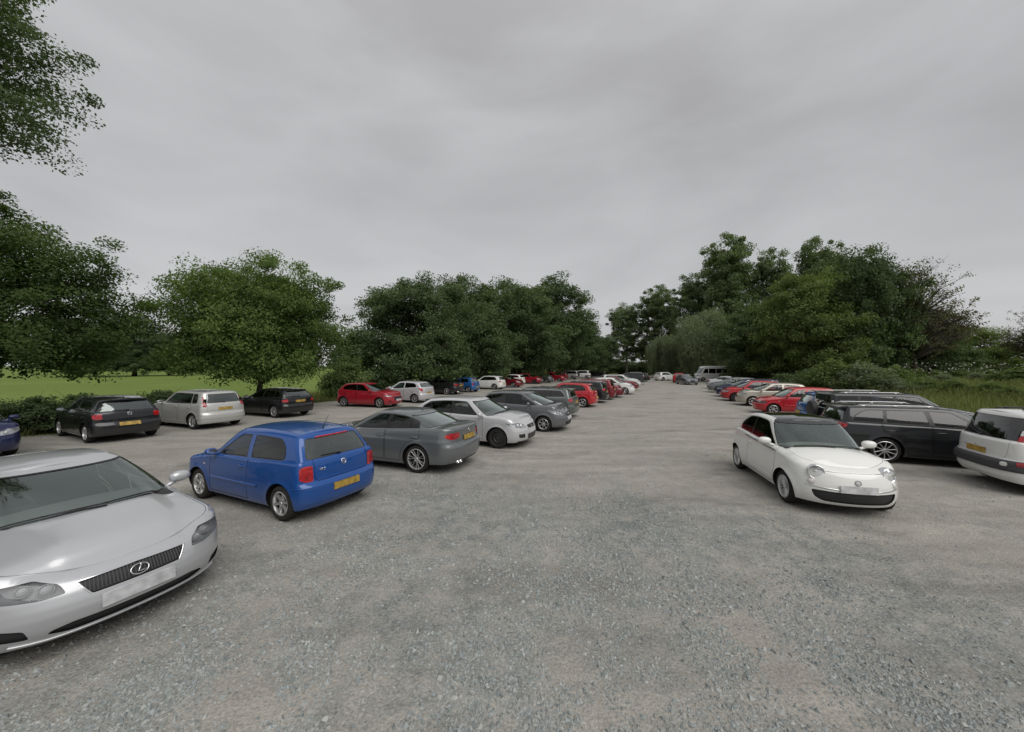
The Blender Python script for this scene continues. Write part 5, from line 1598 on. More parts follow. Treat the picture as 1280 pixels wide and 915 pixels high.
# --- row on the open side of the aisle
car('car', 'tall_car', 'mpv', -24, ('r', .06, 0, .86), (1221, 554), WHITE2, 'white tall people carrier with black rear bumper and wraparound rear window')
car('car', 'estate_car', 'estate_sport', -22, 'RR', (1107, 579), BLACK2, 'charcoal estate with bright roof rails between white people carrier and small white car')
car('car', 'small_car', 'fiat', -103, 'FR', (979, 627), WHITE, 'small white rounded three-door car with dark glass roof out in the aisle')
car('car', 'offroader_car', 'offroader', -20, ('r', .2, -.72, 1.16), (1037, 507), BLACK2, 'charcoal off-roader with spare wheel on its tailgate beside the estate with bright rails')
car('car', 'hatchback_car', 'golf', -23, ('r', .1, -.6, .87), (1006, 508), BLUE2, 'mid blue hatchback tail-out between the off-roader and a red hatchback')
car('car', 'hatchback_car', 'polo', 160, ('f', -.2, .5, .64), (950, 502), RED2, 'bright red three-door hatchback nose-out beside the mid blue hatchback')
car('car', 'hatchback_car', 'corsa', 157, 'FL', (941, 508), BEIGE, 'beige hatchback nose-out between two red cars', far=False)
car('car', 'hatchback_car', 'focus', 157, 'FL', (919, 502), RED2, 'bright red five-door with black wheels nose-out beside the beige hatchback')
car('car', 'estate_car', 'estate', 157, 'FL', (911, 496.5), NAVY, 'navy estate nose-out beyond the bright red five-door', far=True)
car('car', 'hatchback_car', 'golf', 157, 'FL', (898, 491), GREY, 'dark grey hatchback nose-out next to the navy estate', far=True)
car('car', 'saloon_car', 'bmw', -25, ('r', .1, -.6, .87), (884, 476), SILVER, 'silver saloon tail-out beyond the dark grey hatchback on the open side', far=True)
car('car', 'hatchback_car', 'sportback', -95, ('f', -.1, -.3, .3), (863, 478.5), GREY2, 'grey hatchback parked in front of the willow beside a red car', far=True)
car('car', 'hatchback_car', 'mazda', 60, ('r', .1, 0, .3), (848, 476), RED2, 'bright red hatchback parked in front of the willow', far=True)
car('car', 'hatchback_car', 'golf', 20, 'RR', (829, 476), WHITE, 'white hatchback parked across the far end of the aisle', far=True)
car('minibus', 'minibus', 'minibus', 178, ('f', -2.5, 1.0, 0), (891, 477), WHITE2, 'white minibus with dark windows in front of the willow', far=True)
# ================================================================== ground
def field_line(y):
    """x of the edge between the car park and the field"""
    return np.interp(y, [-40, 5, 13, 24, 30, 45, 60, 80, 105, 140], [-24, -20.5, -17.6, -13.8, -10.5, -4.3, 2.5, 12.5, 25, 40])
def bank_line(y):
    return np.interp(y, [-40, 5, 10, 24, 38, 55, 70, 110], [17, 15.2, 16.0, 20.6, 25.6, 33.5, 38, 42])
def ground_noise(x, y, sc, seed=0):
    return np.array([noise.fractal(Vector((a * sc + seed, b * sc, seed * 1.7)), 1.0, 2.0, 4) for a, b in zip(x, y)])

def grass_mat(name, c0, c1, c2, scale=1.0):
    m, n, l, out = new_mat(name)
    tc = N(n, 'ShaderNodeTexCoord')
    b = N(n, 'ShaderNodeBsdfPrincipled', inp={'Roughness': .95, 'Specular IOR Level': .1})
    n1 = N(n, 'ShaderNodeTexNoise', inp={'Scale': .06 * scale, 'Detail': 6.0, 'Roughness': .6})
    n2 = N(n, 'ShaderNodeTexNoise', inp={'Scale': 2.2 * scale, 'Detail': 6.0, 'Roughness': .7})
    l.new(tc.outputs['Object'], n1.inputs['Vector']); l.new(tc.outputs['Object'], n2.inputs['Vector'])
    mx = N(n, 'ShaderNodeMix', data_type='RGBA'); mx.inputs[6].default_value = (*c0, 1); mx.inputs[7].default_value = (*c1, 1)
    r1 = N(n, 'ShaderNodeMapRange', inp={1: .35, 2: .65}); l.new(n1.outputs['Fac'], r1.inputs[0]); l.new(r1.outputs[0], mx.inputs[0])
    mx2 = N(n, 'ShaderNodeMix', data_type='RGBA'); mx2.inputs[7].default_value = (*c2, 1)
    r2 = N(n, 'ShaderNodeMapRange', inp={1: .45, 2: .75, 3: 0, 4: .7}); l.new(n2.outputs['Fac'], r2.inputs[0]); l.new(r2.outputs[0], mx2.inputs[0])
    l.new(mx.outputs[2], mx2.inputs[6]); l.new(mx2.outputs[2], b.inputs['Base Color'])
    bp = N(n, 'ShaderNodeBump', inp={'Strength': .8, 'Distance': .12}); l.new(n2.outputs['Fac'], bp.inputs['Height']); l.new(bp.outputs[0], b.inputs['Normal'])
    l.new(b.outputs[0], out.inputs['Surface'])
    return m
M_FIELD = grass_mat('field_grass', (.115, .172, .034), (.160, .205, .052), (.080, .122, .026))
gx = np.concatenate([np.linspace(-1500, -90, 12), np.linspace(-80, 100, 46), np.linspace(110, 1500, 12)])
gy = np.concatenate([np.linspace(-600, -30, 6), np.linspace(-20, 180, 60), np.linspace(200, 1800, 14)])
X, Y = np.meshgrid(gx, gy)
Xf, Yf = X.ravel(), Y.ravel()
# the bank on the open side rises a little, the field lies level
Z = -.03 + .9 * np.clip((Xf - bank_line(Yf) - 1.0) / 14, 0, 1) ** 1.2 * ((Yf > -30) & (Yf < 75))
nx_, ny_ = len(gx), len(gy)
fs = [(j * nx_ + i, j * nx_ + i + 1, (j + 1) * nx_ + i + 1, (j + 1) * nx_ + i) for j in range(ny_ - 1) for i in range(nx_ - 1)]
tag(obj('ground', mesh_data('ground', np.stack([Xf, Yf, Z], 1), fs, M_FIELD)), kind='structure')
def ground_z(x, y):
    return -.03 + .9 * np.clip((np.asarray(x) - bank_line(y) - 1.0) / 14, 0, 1) ** 1.2

# ---- gravel car park
def gravel_material():
    m, n, l, out = new_mat('gravel_surface')
    tc = N(n, 'ShaderNodeTexCoord')
    b = N(n, 'ShaderNodeBsdfPrincipled', inp={'Roughness': .95, 'Specular IOR Level': .15})
    def nz(scale, det=5.0, ro=.6, dist=0.0, mp=None):
        q = N(n, 'ShaderNodeTexNoise', inp={'Scale': scale, 'Detail': det, 'Roughness': ro, 'Distortion': dist})
        if mp:
            mm = N(n, 'ShaderNodeMapping', inp={'Rotation': (0, 0, mp[0]), 'Scale': mp[1]})
            l.new(tc.outputs['Object'], mm.inputs[0]); l.new(mm.outputs[0], q.inputs['Vector'])
        else: l.new(tc.outputs['Object'], q.inputs['Vector'])
        return q
    def rng(src, a, b_, c=0., d=1.):
        q = N(n, 'ShaderNodeMapRange', inp={1: a, 2: b_, 3: c, 4: d}); l.new(src, q.inputs[0]); return q.outputs[0]
    def mix(fac, a, b_):
        q = N(n, 'ShaderNodeMix', data_type='RGBA')
        for k, v in ((6, a), (7, b_)):
            if isinstance(v, tuple): q.inputs[k].default_value = (*v, 1)
            else: l.new(v, q.inputs[k])
        l.new(fac, q.inputs[0]); return q.outputs[2]
    patch_ = nz(.33, 6, .62, .4, (R(-23), (1.0, .55, 1)))
    streak = nz(1.1, 5, .6, .2, (R(23), (.25, 1.3, 1)))
    mid = nz(3.2, 6, .68)
    fine = nz(38, 4, .75)
    damp = nz(.8, 5, .6, .5, (R(-23), (.45, 1.0, 1)))
    vor = N(n, 'ShaderNodeTexVoronoi', inp={'Scale': 42.0, 'Randomness': 1.0}); l.new(tc.outputs['Object'], vor.inputs['Vector'])
    dirt = mix(rng(streak.outputs['Fac'], .35, .68), (.278, .262, .234), (.368, .350, .314))
    stone = mix(rng(vor.outputs['Color'], .1, .9), (.110, .124, .122), (.250, .272, .266))
    gmask = N(n, 'ShaderNodeMath', operation='MULTIPLY')
    l.new(rng(patch_.outputs['Fac'], .40, .56), gmask.inputs[0]); l.new(rng(mid.outputs['Fac'], .36, .58, .15, .95), gmask.inputs[1])
    # the newest load of stone was tipped round the turning place at the origin of the sheet
    ln = N(n, 'ShaderNodeVectorMath', operation='DISTANCE'); ln.inputs[1].default_value = (.6, 3.6, 0)
    l.new(tc.outputs['Object'], ln.inputs[0])
    near = rng(ln.outputs['Value'], 2.5, 8.0, 1.0, .22)
    g2 = N(n, 'ShaderNodeMath', operation='MULTIPLY'); l.new(gmask.outputs[0], g2.inputs[0]); l.new(near, g2.inputs[1])
    c = mix(g2.outputs[0], dirt, stone)
    c = mix(rng(damp.outputs['Fac'], .55, .68, 0, .55), c, (.140, .132, .116))
    sp = mix(rng(fine.outputs['Fac'], .34, .66), (.68, .68, .68), (1.26, 1.26, 1.26))
    c = mix(rng(mid.outputs['Fac'], .46, .70, 0, .30), c, (.165, .155, .138))
    mu = N(n, 'ShaderNodeMix', data_type='RGBA', blend_type='MULTIPLY'); mu.inputs[0].default_value = 1.0
    l.new(c, mu.inputs[6]); l.new(sp, mu.inputs[7])
    l.new(mu.outputs[2], b.inputs['Base Color'])
    h1 = N(n, 'ShaderNodeMath', operation='MULTIPLY'); l.new(vor.outputs['Distance'], h1.inputs[0]); l.new(gmask.outputs[0], h1.inputs[1])
    h2 = N(n, 'ShaderNodeMath', operation='MULTIPLY_ADD', inp={1: -.9}); l.new(h1.outputs[0], h2.inputs[0]); l.new(fine.outputs['Fac'], h2.inputs[2])
    bp = N(n, 'ShaderNodeBump', inp={'Strength': .55, 'Distance': .018}); l.new(h2.outputs[0], bp.inputs['Height'])
    bp2 = N(n, 'ShaderNodeBump', inp={'Strength': .5, 'Distance': .10}); l.new(mid.outputs['Fac'], bp2.inputs['Height']); l.new(bp.outputs[0], bp2.inputs['Normal'])
    l.new(bp2.outputs[0], b.inputs['Normal'])
    l.new(b.outputs[0], out.inputs['Surface'])
    return m
M_GRAVEL = gravel_material()
ys = np.concatenate([np.linspace(-14, 30, 90), np.linspace(31, 112, 70)])
rows = []
wob = lambda y, k: .5 * math.sin(y * .9 + k) + .35 * math.sin(y * 2.3 + 2 * k) + .2 * math.sin(y * 5.1 + k)
for y in ys:
    x0, x1 = float(field_line(y)) - .4 + wob(y, 1.0), float(bank_line(y)) + .4 + wob(y, 4.0)
    rows.append([(x0 + (x1 - x0) * k / 40, y) for k in range(41)])
P2 = np.array(rows).reshape(-1, 2)
edge = np.tile(np.minimum(np.arange(41), 40 - np.arange(41)), len(ys))
Zg = np.where(edge == 0, -.028, .0)
hgt = ground_noise(P2[:, 0], P2[:, 1], .35, 3) * .010
Zg = Zg - np.where(edge > 0, np.abs(hgt), 0)
m_ = 41
fs = [(j * m_ + i, j * m_ + i + 1, (j + 1) * m_ + i + 1, (j + 1) * m_ + i) for j in range(len(ys) - 1) for i in range(40)]
tag(obj('car_park', mesh_data('car_park', np.column_stack([P2, Zg]), fs, M_GRAVEL)), kind='structure')

# ---- loose crushed stone lying on it
def fast_mesh(name, V, F, mat, smooth=False):
    me = bpy.data.meshes.new(name)
    k = F.shape[1]
    me.vertices.add(len(V)); me.vertices.foreach_set('co', np.ascontiguousarray(V, dtype=np.float32).ravel())
    me.loops.add(F.size); me.loops.foreach_set('vertex_index', np.ascontiguousarray(F, dtype=np.int32).ravel())
    me.polygons.add(len(F)); me.polygons.foreach_set('loop_start', np.arange(0, F.size, k, dtype=np.int32))
    me.polygons.foreach_set('loop_total', np.full(len(F), k, dtype=np.int32))
    me.polygons.foreach_set('use_smooth', np.full(len(F), smooth, dtype=bool))
    if mat: me.materials.append(mat)
    me.update(calc_edges=True)
    return me
rng_ = np.random.default_rng(11)
def vnoise(x, y, sc, seed):
    """cheap value noise on arrays"""
    r = np.random.default_rng(seed); g = r.random((128, 128))
    out = 0; amp = 1.0; tot = 0
    for o in range(4):
        u, v = x * sc + 17.3 * o + 40, y * sc + 9.1 * o + 40
        i, j = np.floor(u).astype(int), np.floor(v).astype(int); fu, fv = u - i, v - j
        fu, fv = fu * fu * (3 - 2 * fu), fv * fv * (3 - 2 * fv)
        a = g[i % 128, j % 128]; b = g[(i + 1) % 128, j % 128]; c = g[i % 128, (j + 1) % 128]; d = g[(i + 1) % 128, (j + 1) % 128]
        out = out + amp * ((a * (1 - fu) + b * fu) * (1 - fv) + (c * (1 - fu) + d * fu) * fv); tot += amp
        amp *= .55; sc *= 2.1
    return out / tot
n_try = 700000
sy = 1.6 + 17 * rng_.random(n_try) ** 1.7
sx = (rng_.random(n_try) * 2 - 1) * (1.5 * sy + 1.0)
ang = R(-23); ru, rv = sx * math.cos(ang) + sy * math.sin(ang) * 0 + 0, sy
pn = vnoise(sx * .8 + sy * .25, sy - sx * .2, .55, 3); pf = vnoise(sx, sy, 2.2, 8)
# the thickest spread lies where cars turn, in front of the camera
core = np.exp(-(((sx - .2 - (sy - 4) * .25) / (2.3 + .22 * sy)) ** 2)) * np.exp(-((sy - 3.4) / 4.2) ** 2)
dens = np.clip(.02 + 1.7 * core * np.clip((pn - .30) / .22, 0, 1) + .30 * np.clip((pn - .58) / .10, 0, 1), 0, 1) * np.clip((pf - .30) / .25, .03, 1)
dens *= np.clip(1.15 - sy / 19, .05, 1)
keep = rng_.random(n_try) < dens * .85
sx, sy = sx[keep], sy[keep]
ns = len(sx)
sz = np.clip(rng_.lognormal(-4.66, .40, ns), .005, .026)
octv = np.array([(1, 0, 0), (-1, 0, 0), (0, 1, 0), (0, -1, 0), (0, 0, 1), (0, 0, -1)], float)
octf = np.array([(0, 2, 4), (2, 1, 4), (1, 3, 4), (3, 0, 4), (2, 0, 5), (1, 2, 5), (3, 1, 5), (0, 3, 5)])
V = octv[None] * (sz[:, None, None] * (.65 + .6 * rng_.random((ns, 6, 1)))) + (rng_.random((ns, 6, 3)) - .5) * sz[:, None, None] * .9
V[:, :, 2] *= .75; V[:, :4, 2] -= sz[:, None] * .18; V = V[:, :5]
th = rng_.random(ns) * 6.28; c_, s_ = np.cos(th)[:, None], np.sin(th)[:, None]
V = np.stack([V[:, :, 0] * c_ - V[:, :, 1] * s_ + sx[:, None], V[:, :, 0] * s_ + V[:, :, 1] * c_ + sy[:, None], V[:, :, 2] + sz[:, None] * .30 - .004], -1)
F = (octf[None, :4] + (np.arange(ns) * 5)[:, None, None]).reshape(-1, 3)
def island_mat(name, cols, rough=.9, hue=None, trans=0.0, spec=.2):
    """colour picked per piece"""
    m, n, l, out = new_mat(name)
    g = N(n, 'ShaderNodeNewGeometry')
    rp = N(n, 'ShaderNodeValToRGB'); cr = rp.color_ramp
    while len(cr.elements) < len(cols): cr.elements.new(.5)
    for i, (e, c) in enumerate(zip(cr.elements, cols)):
        e.position = i / (len(cols) - 1); e.color = (*c, 1)
    l.new(g.outputs['Random Per Island'], rp.inputs[0])
    col = rp.outputs[0]
    if hue is not None:
        tc = N(n, 'ShaderNodeTexCoord'); nz = N(n, 'ShaderNodeTexNoise', inp={'Scale': hue, 'Detail': 2.0})
        l.new(tc.outputs['Object'], nz.inputs['Vector'])
        mr = N(n, 'ShaderNodeMapRange', inp={1: .3, 2: .7, 3: .70, 4: 1.32}); l.new(nz.outputs['Fac'], mr.inputs[0])
        sc_ = N(n, 'ShaderNodeVectorMath', operation='SCALE'); l.new(col, sc_.inputs[0]); l.new(mr.outputs[0], sc_.inputs['Scale'])
        col = sc_.outputs[0]
    b = N(n, 'ShaderNodeBsdfPrincipled', inp={'Roughness': rough, 'Specular IOR Level': spec})
    l.new(col, b.inputs['Base Color'])
    if trans:
        t = N(n, 'ShaderNodeBsdfTranslucent')
        tm = N(n, 'ShaderNodeMix', data_type='RGBA', blend_type='MULTIPLY'); tm.inputs[0].default_value = 1; tm.inputs[7].default_value = (1.15, 1.25, .55, 1)
        l.new(col, tm.inputs[6]); l.new(tm.outputs[2], t.inputs['Color'])
        mx = N(n, 'ShaderNodeMixShader', inp={0: trans}); l.new(b.outputs[0], mx.inputs[1]); l.new(t.outputs[0], mx.inputs[2])
        l.new(mx.outputs[0], out.inputs['Surface'])
    else: l.new(b.outputs[0], out.inputs['Surface'])
    return m
M_STONE = island_mat('crushed_stone', [(.155, .172, .170), (.275, .300, .295), (.215, .236, .232), (.35, .372, .365), (.255, .255, .238), (.40, .41, .395)], .9)
tag(obj('loose_gravel', fast_mesh('loose_gravel', V.reshape(-1, 3), F, M_STONE)), 'loose grey crushed stone strewn over the car park surface', 'gravel', kind='stuff')
print('stones', ns)
# ================================================================== trees and plants
M_BARK = simple('bark', (.060, .050, .040), .95, bump=.8, bscale=14, var=.35, spec=.1)
M_BARK_PALE = simple('bark_pale', (.13, .12, .10), .95, bump=.8, bscale=14, var=.35, spec=.1)
LEAF = {
    'syc': island_mat('leaf_sycamore', [(0.056, 0.090, 0.029), (0.078, 0.121, 0.038), (0.096, 0.143, 0.047), (0.065, 0.103, 0.034)], .55, .30, .34),
    'round': island_mat('leaf_maple', [(0.089, 0.140, 0.041), (0.119, 0.178, 0.051), (0.146, 0.211, 0.062), (0.103, 0.157, 0.046)], .55, .30, .36),
    'dark': island_mat('leaf_dark', [(0.071, 0.106, 0.049), (0.094, 0.134, 0.062), (0.118, 0.160, 0.075), (0.083, 0.120, 0.054)], .6, .22, 0.36),
    'pop': island_mat('leaf_poplar', [(0.103, 0.143, 0.067), (0.129, 0.172, 0.083), (0.155, 0.198, 0.101), (0.115, 0.156, 0.074)], .55, .15, 0.42),
    'willow': island_mat('leaf_willow', [(0.168, 0.204, 0.126), (0.198, 0.234, 0.150), (0.222, 0.258, 0.168), (0.150, 0.186, 0.114)], .6, .25, 0.35),
    'yel': island_mat('leaf_yellowgreen', [(0.115, 0.158, 0.054), (0.146, 0.189, 0.066), (0.170, 0.212, 0.078), (0.128, 0.170, 0.059)], .6, .25, 0.40),
    'brown': island_mat('leaf_brownish', [(0.132, 0.119, 0.077), (0.108, 0.125, 0.064), (0.165, 0.139, 0.095), (0.119, 0.114, 0.070)], .7, .3, 0.35),
    'bush': island_mat('leaf_bush', [(0.098, 0.144, 0.044), (0.132, 0.182, 0.062), (0.161, 0.207, 0.081), (0.113, 0.159, 0.051)], .6, .5, 0.38),
    'grass': island_mat('grass_blade', [(.110, .142, .040), (.150, .176, .056), (.180, .192, .080), (.205, .196, .105)], .8, .3, .3),
    'flower': island_mat('bramble_flower', [(0.300, 0.288, 0.264), (0.360, 0.336, 0.312)], .8),
}
def leaves(C, size, aspect, rng, up=.5, dirs=None, out=None):
    """rhombic leaves round the points C"""
    n = len(C)
    nrm = rng.normal(size=(n, 3)); nrm[:, 2] += up
    if out is not None: nrm += out * .8
    nrm /= np.linalg.norm(nrm, axis=1)[:, None] + 1e-9
    d = rng.normal(size=(n, 3)) if dirs is None else dirs + rng.normal(size=(n, 3)) * .35
    d -= (d * nrm).sum(1)[:, None] * nrm
    d /= np.linalg.norm(d, axis=1)[:, None] + 1e-9
    w = np.cross(nrm, d)
    L = size * (.65 + .7 * rng.random(n))[:, None]
    V = np.stack([C - d * L * .5, C + w * L * aspect * .5 + nrm * L * .06, C + d * L * .5 - nrm * L * .10, C - w * L * aspect * .5 + nrm * L * .06], 1).reshape(-1, 3)
    F = np.arange(n * 4).reshape(n, 4)
    return V, F
def crown_points(lobes, ncl, nleaf, rc, rng, shell=.55, flat=.6, droop=0.0):
    """clump centres through the lobes' volume, thicker near the outside, then leaf positions"""
    vol = np.array([l[3] * l[4] * l[5] for l in lobes]); vol = vol ** .72
    pick = rng.choice(len(lobes), ncl, p=vol / vol.sum())
    L = np.array(lobes)[pick]
    u = rng.normal(size=(ncl, 3)); u /= np.linalg.norm(u, axis=1)[:, None]
    r = (shell + (1 - shell) * rng.random(ncl)) ** .8
    r = np.where(rng.random(ncl) < .22, rng.random(ncl) ** .5 * .8, r)
    wob = 1 + .16 * np.sin(u[:, 0] * 5 + L[:, 0]) * np.cos(u[:, 2] * 6 + L[:, 1]) + .10 * rng.normal(size=ncl)
    cc = L[:, :3] + u * L[:, 3:6] * (r * wob)[:, None]
    cc[:, 2] = np.maximum(cc[:, 2], .25)
    idx = rng.integers(0, ncl, nleaf)
    sc = (.55 + .9 * rng.random(ncl)) * rc
    off = rng.normal(size=(nleaf, 3)); off /= np.linalg.norm(off, axis=1)[:, None]
    off = off * (rng.random(nleaf) ** .45 * sc[idx])[:, None] * [1, 1, flat]
    P_ = cc[idx] + off
    if droop:
        P_[:, 2] -= rng.random(nleaf) ** 1.3 * droop * (.5 + .8 * rng.random(ncl))[idx]
    outd = u[idx]
    P_[:, 2] = np.maximum(P_[:, 2], .08)
    return cc, P_, outd
_tree_cache = {}
def tree_meshes(key, h, lobes, leaf, nleaf, ncl, size, rc, trunk_r, seed, limbs=14, aspect=.62, flat=.6, droop=0.0, bare=0, bark=None, shell=.55, stems=1, top=.72, fork=.28, up=1.1):
    rng = np.random.default_rng(seed); rnd = random.Random(seed)
    cc, P_, outd = crown_points(lobes, ncl, nleaf, rc, rng, shell, flat, droop)
    dirs = np.tile([0, 0, -1.0], (nleaf, 1)) if droop else None
    V, F = leaves(P_, size, aspect, rng, up, dirs, outd)
    me_c = fast_mesh('crown_' + key, V, F, LEAF[leaf])
    mb = MB()
    tops = []
    for sidx in range(stems):
        bx, by = (0, 0) if stems == 1 else (rnd.uniform(-.6, .6), rnd.uniform(-.6, .6))
        lx, ly = rnd.uniform(-.4, .4), rnd.uniform(-.4, .4)
        pts = []
        for k in range(9):
            t = k / 8
            pts.append(Vector((bx + lx * t * t * 1.4 + .12 * math.sin(t * 5 + seed), by + ly * t * t + .12 * math.cos(t * 4 + seed), h * top * t - .1)))
        rr = [trunk_r * (1.45 if k == 0 else 1.08 if k == 1 else (1 - .82 * (k / 8))) for k in range(9)]
        mb.tube(pts, rr, 10)
        tops.append((pts, rr))
    tm = MB()
    order = rng.permutation(len(cc))
    for q in range(min(limbs + bare, len(cc))):
        c = Vector(cc[order[q]])
        pts, rr = tops[q % stems]
        t = max(fork, min(.96, (c.z / (h * top)) * .62 + rnd.uniform(-.08, .05)))
        k = t * 8; i = min(7, int(k)); p0 = pts[i].lerp(pts[i + 1], k - i); r0 = rr[i] * .55
        mid = p0.lerp(c, .5) + Vector((rnd.uniform(-.2, .2), rnd.uniform(-.2, .2), .10 * (c - p0).length))
        ps = [p0, p0.lerp(mid, .55) + Vector((0, 0, .03)), mid, mid.lerp(c, .55), c]
        r0 = min(r0, trunk_r * .5)
        tm.tube(ps, [r0, r0 * .75, r0 * .55, r0 * .35, r0 * .12], 6)
        if bare or q < 10:
            for _ in range(4 if bare else 2):
                j = rnd.uniform(.35, .95); b0 = mid.lerp(c, j)
                e = b0 + Vector((rnd.uniform(-1, 1), rnd.uniform(-1, 1), rnd.uniform(.0, .9))) * rnd.uniform(.6, 1.5)
                tm.tube([b0, b0.lerp(e, .5) + Vector((0, 0, .06)), e], [max(.012, r0 * .18), max(.009, r0 * .12), .005], 4)
    return me_c, mb.data('trunk_' + key, bark or M_BARK), tm.data('limbs_' + key, bark or M_BARK)
def tree(name, label, pos, meshes, scale=1.0, rot=0.0, group=None, cat='tree', sz=None):
    root = bpy.data.objects.new(name, None); COL.objects.link(root)
    root.location = (pos[0], pos[1], float(pos[2]) if len(pos) > 2 else 0.0)
    root.rotation_euler = (0, 0, rot); root.scale = (scale, scale, sz or scale)
    tag(root, label, cat, group)
    for nm, me in zip(('crown', 'trunk', 'limbs'), meshes):
        if me is None or len(me.vertices) == 0: continue
        o = bpy.data.objects.new(nm, me); COL.objects.link(o); o.parent = root
    return root
def uY(u, Y): return ((u - 640) / F_PX * Y, Y)

# ---- trees on the field side
m = tree_meshes('sycamore', 10.6, [(0, 0, 6.0, 6.2, 5.6, 3.9), (3.2, .5, 5.0, 4.2, 3.6, 3.0), (1.0, -1, 8.4, 3.6, 3.4, 2.2), (4.6, -.8, 3.4, 3.0, 2.6, 1.5), (-3, 0, 6, 4, 4, 3.6), (2.6, -2.5, 2.4, 3.0, 2.2, 1.0)],
                'syc', 125000, 620, .135, .80, .26, 21, limbs=26, fork=.20)
tree('sycamore_tree', 'big dark spreading sycamore overhanging the field hedge and the navy car', (-25.6, 17.2), m)
m = tree_meshes('tall_ash', 15.5, [(0, 0, 11.6, 3.6, 3.4, 3.4), (2.2, 1.2, 10.2, 3.0, 2.6, 2.4), (2.8, .6, 12.4, 2.4, 2.4, 2.2), (3.4, 1.2, 8.9, 1.9, 1.8, 1.2)],
                'dark', 100000, 620, .080, .48, .22, 33, limbs=46, bare=20, shell=.45, fork=.45)
tree('ash_tree', 'tall tree whose leafy branch hangs into the sky above the sycamore', (-16.3, 7.4), m)
m = tree_meshes('round', 8.9, [(0, 0, 5.15, 4.9, 4.7, 3.3), (0, 0, 5.0, 4.6, 4.4, 3.1), (-1.6, 0, 6.5, 2.8, 2.8, 2.0), (1.6, -.2, 6.8, 2.8, 2.8, 1.9), (3.3, 0, 4.6, 1.9, 2.2, 2.0), (-3.3, 0, 4.2, 1.8, 2.2, 1.7), (0, -2.8, 4.0, 3.2, 2.0, 2.2), (0, -.5, 3.1, 4.2, 3.8, 1.3), (2.2, -1, 2.9, 2.4, 2.4, 1.1), (-2.2, -1, 2.9, 2.4, 2.4, 1.1)],
                'round', 130000, 640, .135, .80, .19, 5, limbs=22, fork=.24)
tree('maple_tree', 'round green maple standing alone at the field edge behind the black low hatchback', (-14.8, 21.4), m, .89, sz=1.01)
lob = [(0, 0, 5.4, 5.0, 4.6, 4.0), (-2.4, 0, 3.4, 3.4, 3.2, 2.9), (2.4, 0, 3.4, 3.4, 3.2, 2.9), (.6, 0, 8.0, 3.0, 3.0, 2.2), (-1.6, .5, 7.2, 2.6, 2.6, 2.2), (0, -2, 2.6, 4, 2.4, 2.4)]
mA = tree_meshes('dense_a', 10.2, lob, 'dark', 80000, 480, .19, .85, .30, 41, limbs=20, shell=.5)
lob = [(0, 0, 5.8, 4.6, 4.6, 4.4), (2.2, .4, 4.2, 3.4, 3.4, 3.4), (-2.2, -.4, 4.0, 3.2, 3.2, 3.2), (-.5, 0, 8.4, 3.2, 3.0, 2.0), (1.5, 0, 7.8, 2.4, 2.4, 2.0), (0, -2, 2.4, 4.2, 2.4, 2.2)]
mB = tree_meshes('dense_b', 10.4, lob, 'dark', 80000, 480, .19, .85, .30, 57, limbs=20, shell=.5)
GT = 'dense dark trees behind the shaded row of cars'
for lab, u, Yd, top, msh, rot, wid in (
        ('dense dark tree behind the crimson hatchback, nearest the lone maple', 512, 34.5, 349, mA, .3, 1.0),
        ('dense dark tree behind the black saloon and blue hatchback', 582, 44, 353, mB, 1.9, 1.0),
        ('tall dense dark tree behind the maroon estate and white low hatchback', 640, 56, 352, mA, 2.6, 1.0),
        ('tall dense dark tree behind the last crimson cars under the trees', 688, 68, 354, mB, 4.0, 1.0),
        ('dense dark tree behind the silver off-roader, lower than its neighbours', 722, 84, 398, mA, 5.0, 1.15),
        ('smallest dense dark tree closing the shaded row beside the gap of sky', 748, 104, 422, mB, .9, 1.25)):
    x, y = uY(u, Yd)
    hz = CAM_H + (457.5 - top) / F_PX * Yd
    s_ = hz / 10.0
    tree('dense_tree', lab, (x, y), msh, s_ * wid, rot, GT, sz=s_)
# ---- poplars, willows and thicket at the far end and on the open side
mP = tree_meshes('poplar', 26, [(0, 0, 13, 6.0, 6.0, 9.5), (3.2, 0, 18, 4.4, 4.4, 5.0), (-3.0, 0, 17, 4.4, 4.4, 5.4), (.5, 0, 21.5, 4.4, 4.4, 3.6), (-3.6, 0, 9, 4, 4, 6), (3.8, 0, 9, 4, 4, 6)],
                 'pop', 56000, 440, .34, 1.15, .40, 71, limbs=30, shell=.45, top=.86, bark=M_BARK_PALE)
mQ = tree_meshes('poplar_b', 26, [(0, 0, 12, 6.2, 6.0, 9), (3.8, 0, 17, 4.0, 4.0, 4.6), (-3.4, 0, 19, 4.0, 4.0, 4.2), (1.4, 0, 21.5, 3.8, 3.8, 3.2), (-4.2, 0, 11, 3.4, 3.4, 5), (4, 0, 9, 3.4, 3.4, 5)],
                 'pop', 50000, 400, .34, 1.15, .40, 83, limbs=30, shell=.45, top=.86, bark=M_BARK_PALE)
GP = 'tall poplars beyond the far end of the car park'
for lab, u, Yd, top, msh, rot, wid in (
        ('poplar at the far end standing next to the gap of sky', 783, 104, 374, mQ, .5, .95),
        ('grey-green poplar at the far end between the gap and the tallest poplar', 822, 100, 353, mP, 2.2, .90),
        ('poplar rising just behind the rounded grey willow', 866, 88, 336, mQ, 3.7, .80),
        ('tallest poplar of the stand behind the willow', 908, 80, 288, mP, 1.1, .86),
        ('broad poplar next to the tallest one, sky showing through it', 958, 78, 304, mQ, 5.1, .72),
        ('poplar with open feathery top above the yellow-green thicket', 1022, 66, 291, mP, 4.1, .70)):
    x, y = uY(u, Yd)
    hz = CAM_H + (457.5 - top) / F_PX * Yd
    s_ = hz / 25.6
    tree('poplar_tree', lab, (x, y), msh, s_ * wid, rot, GP, sz=s_)
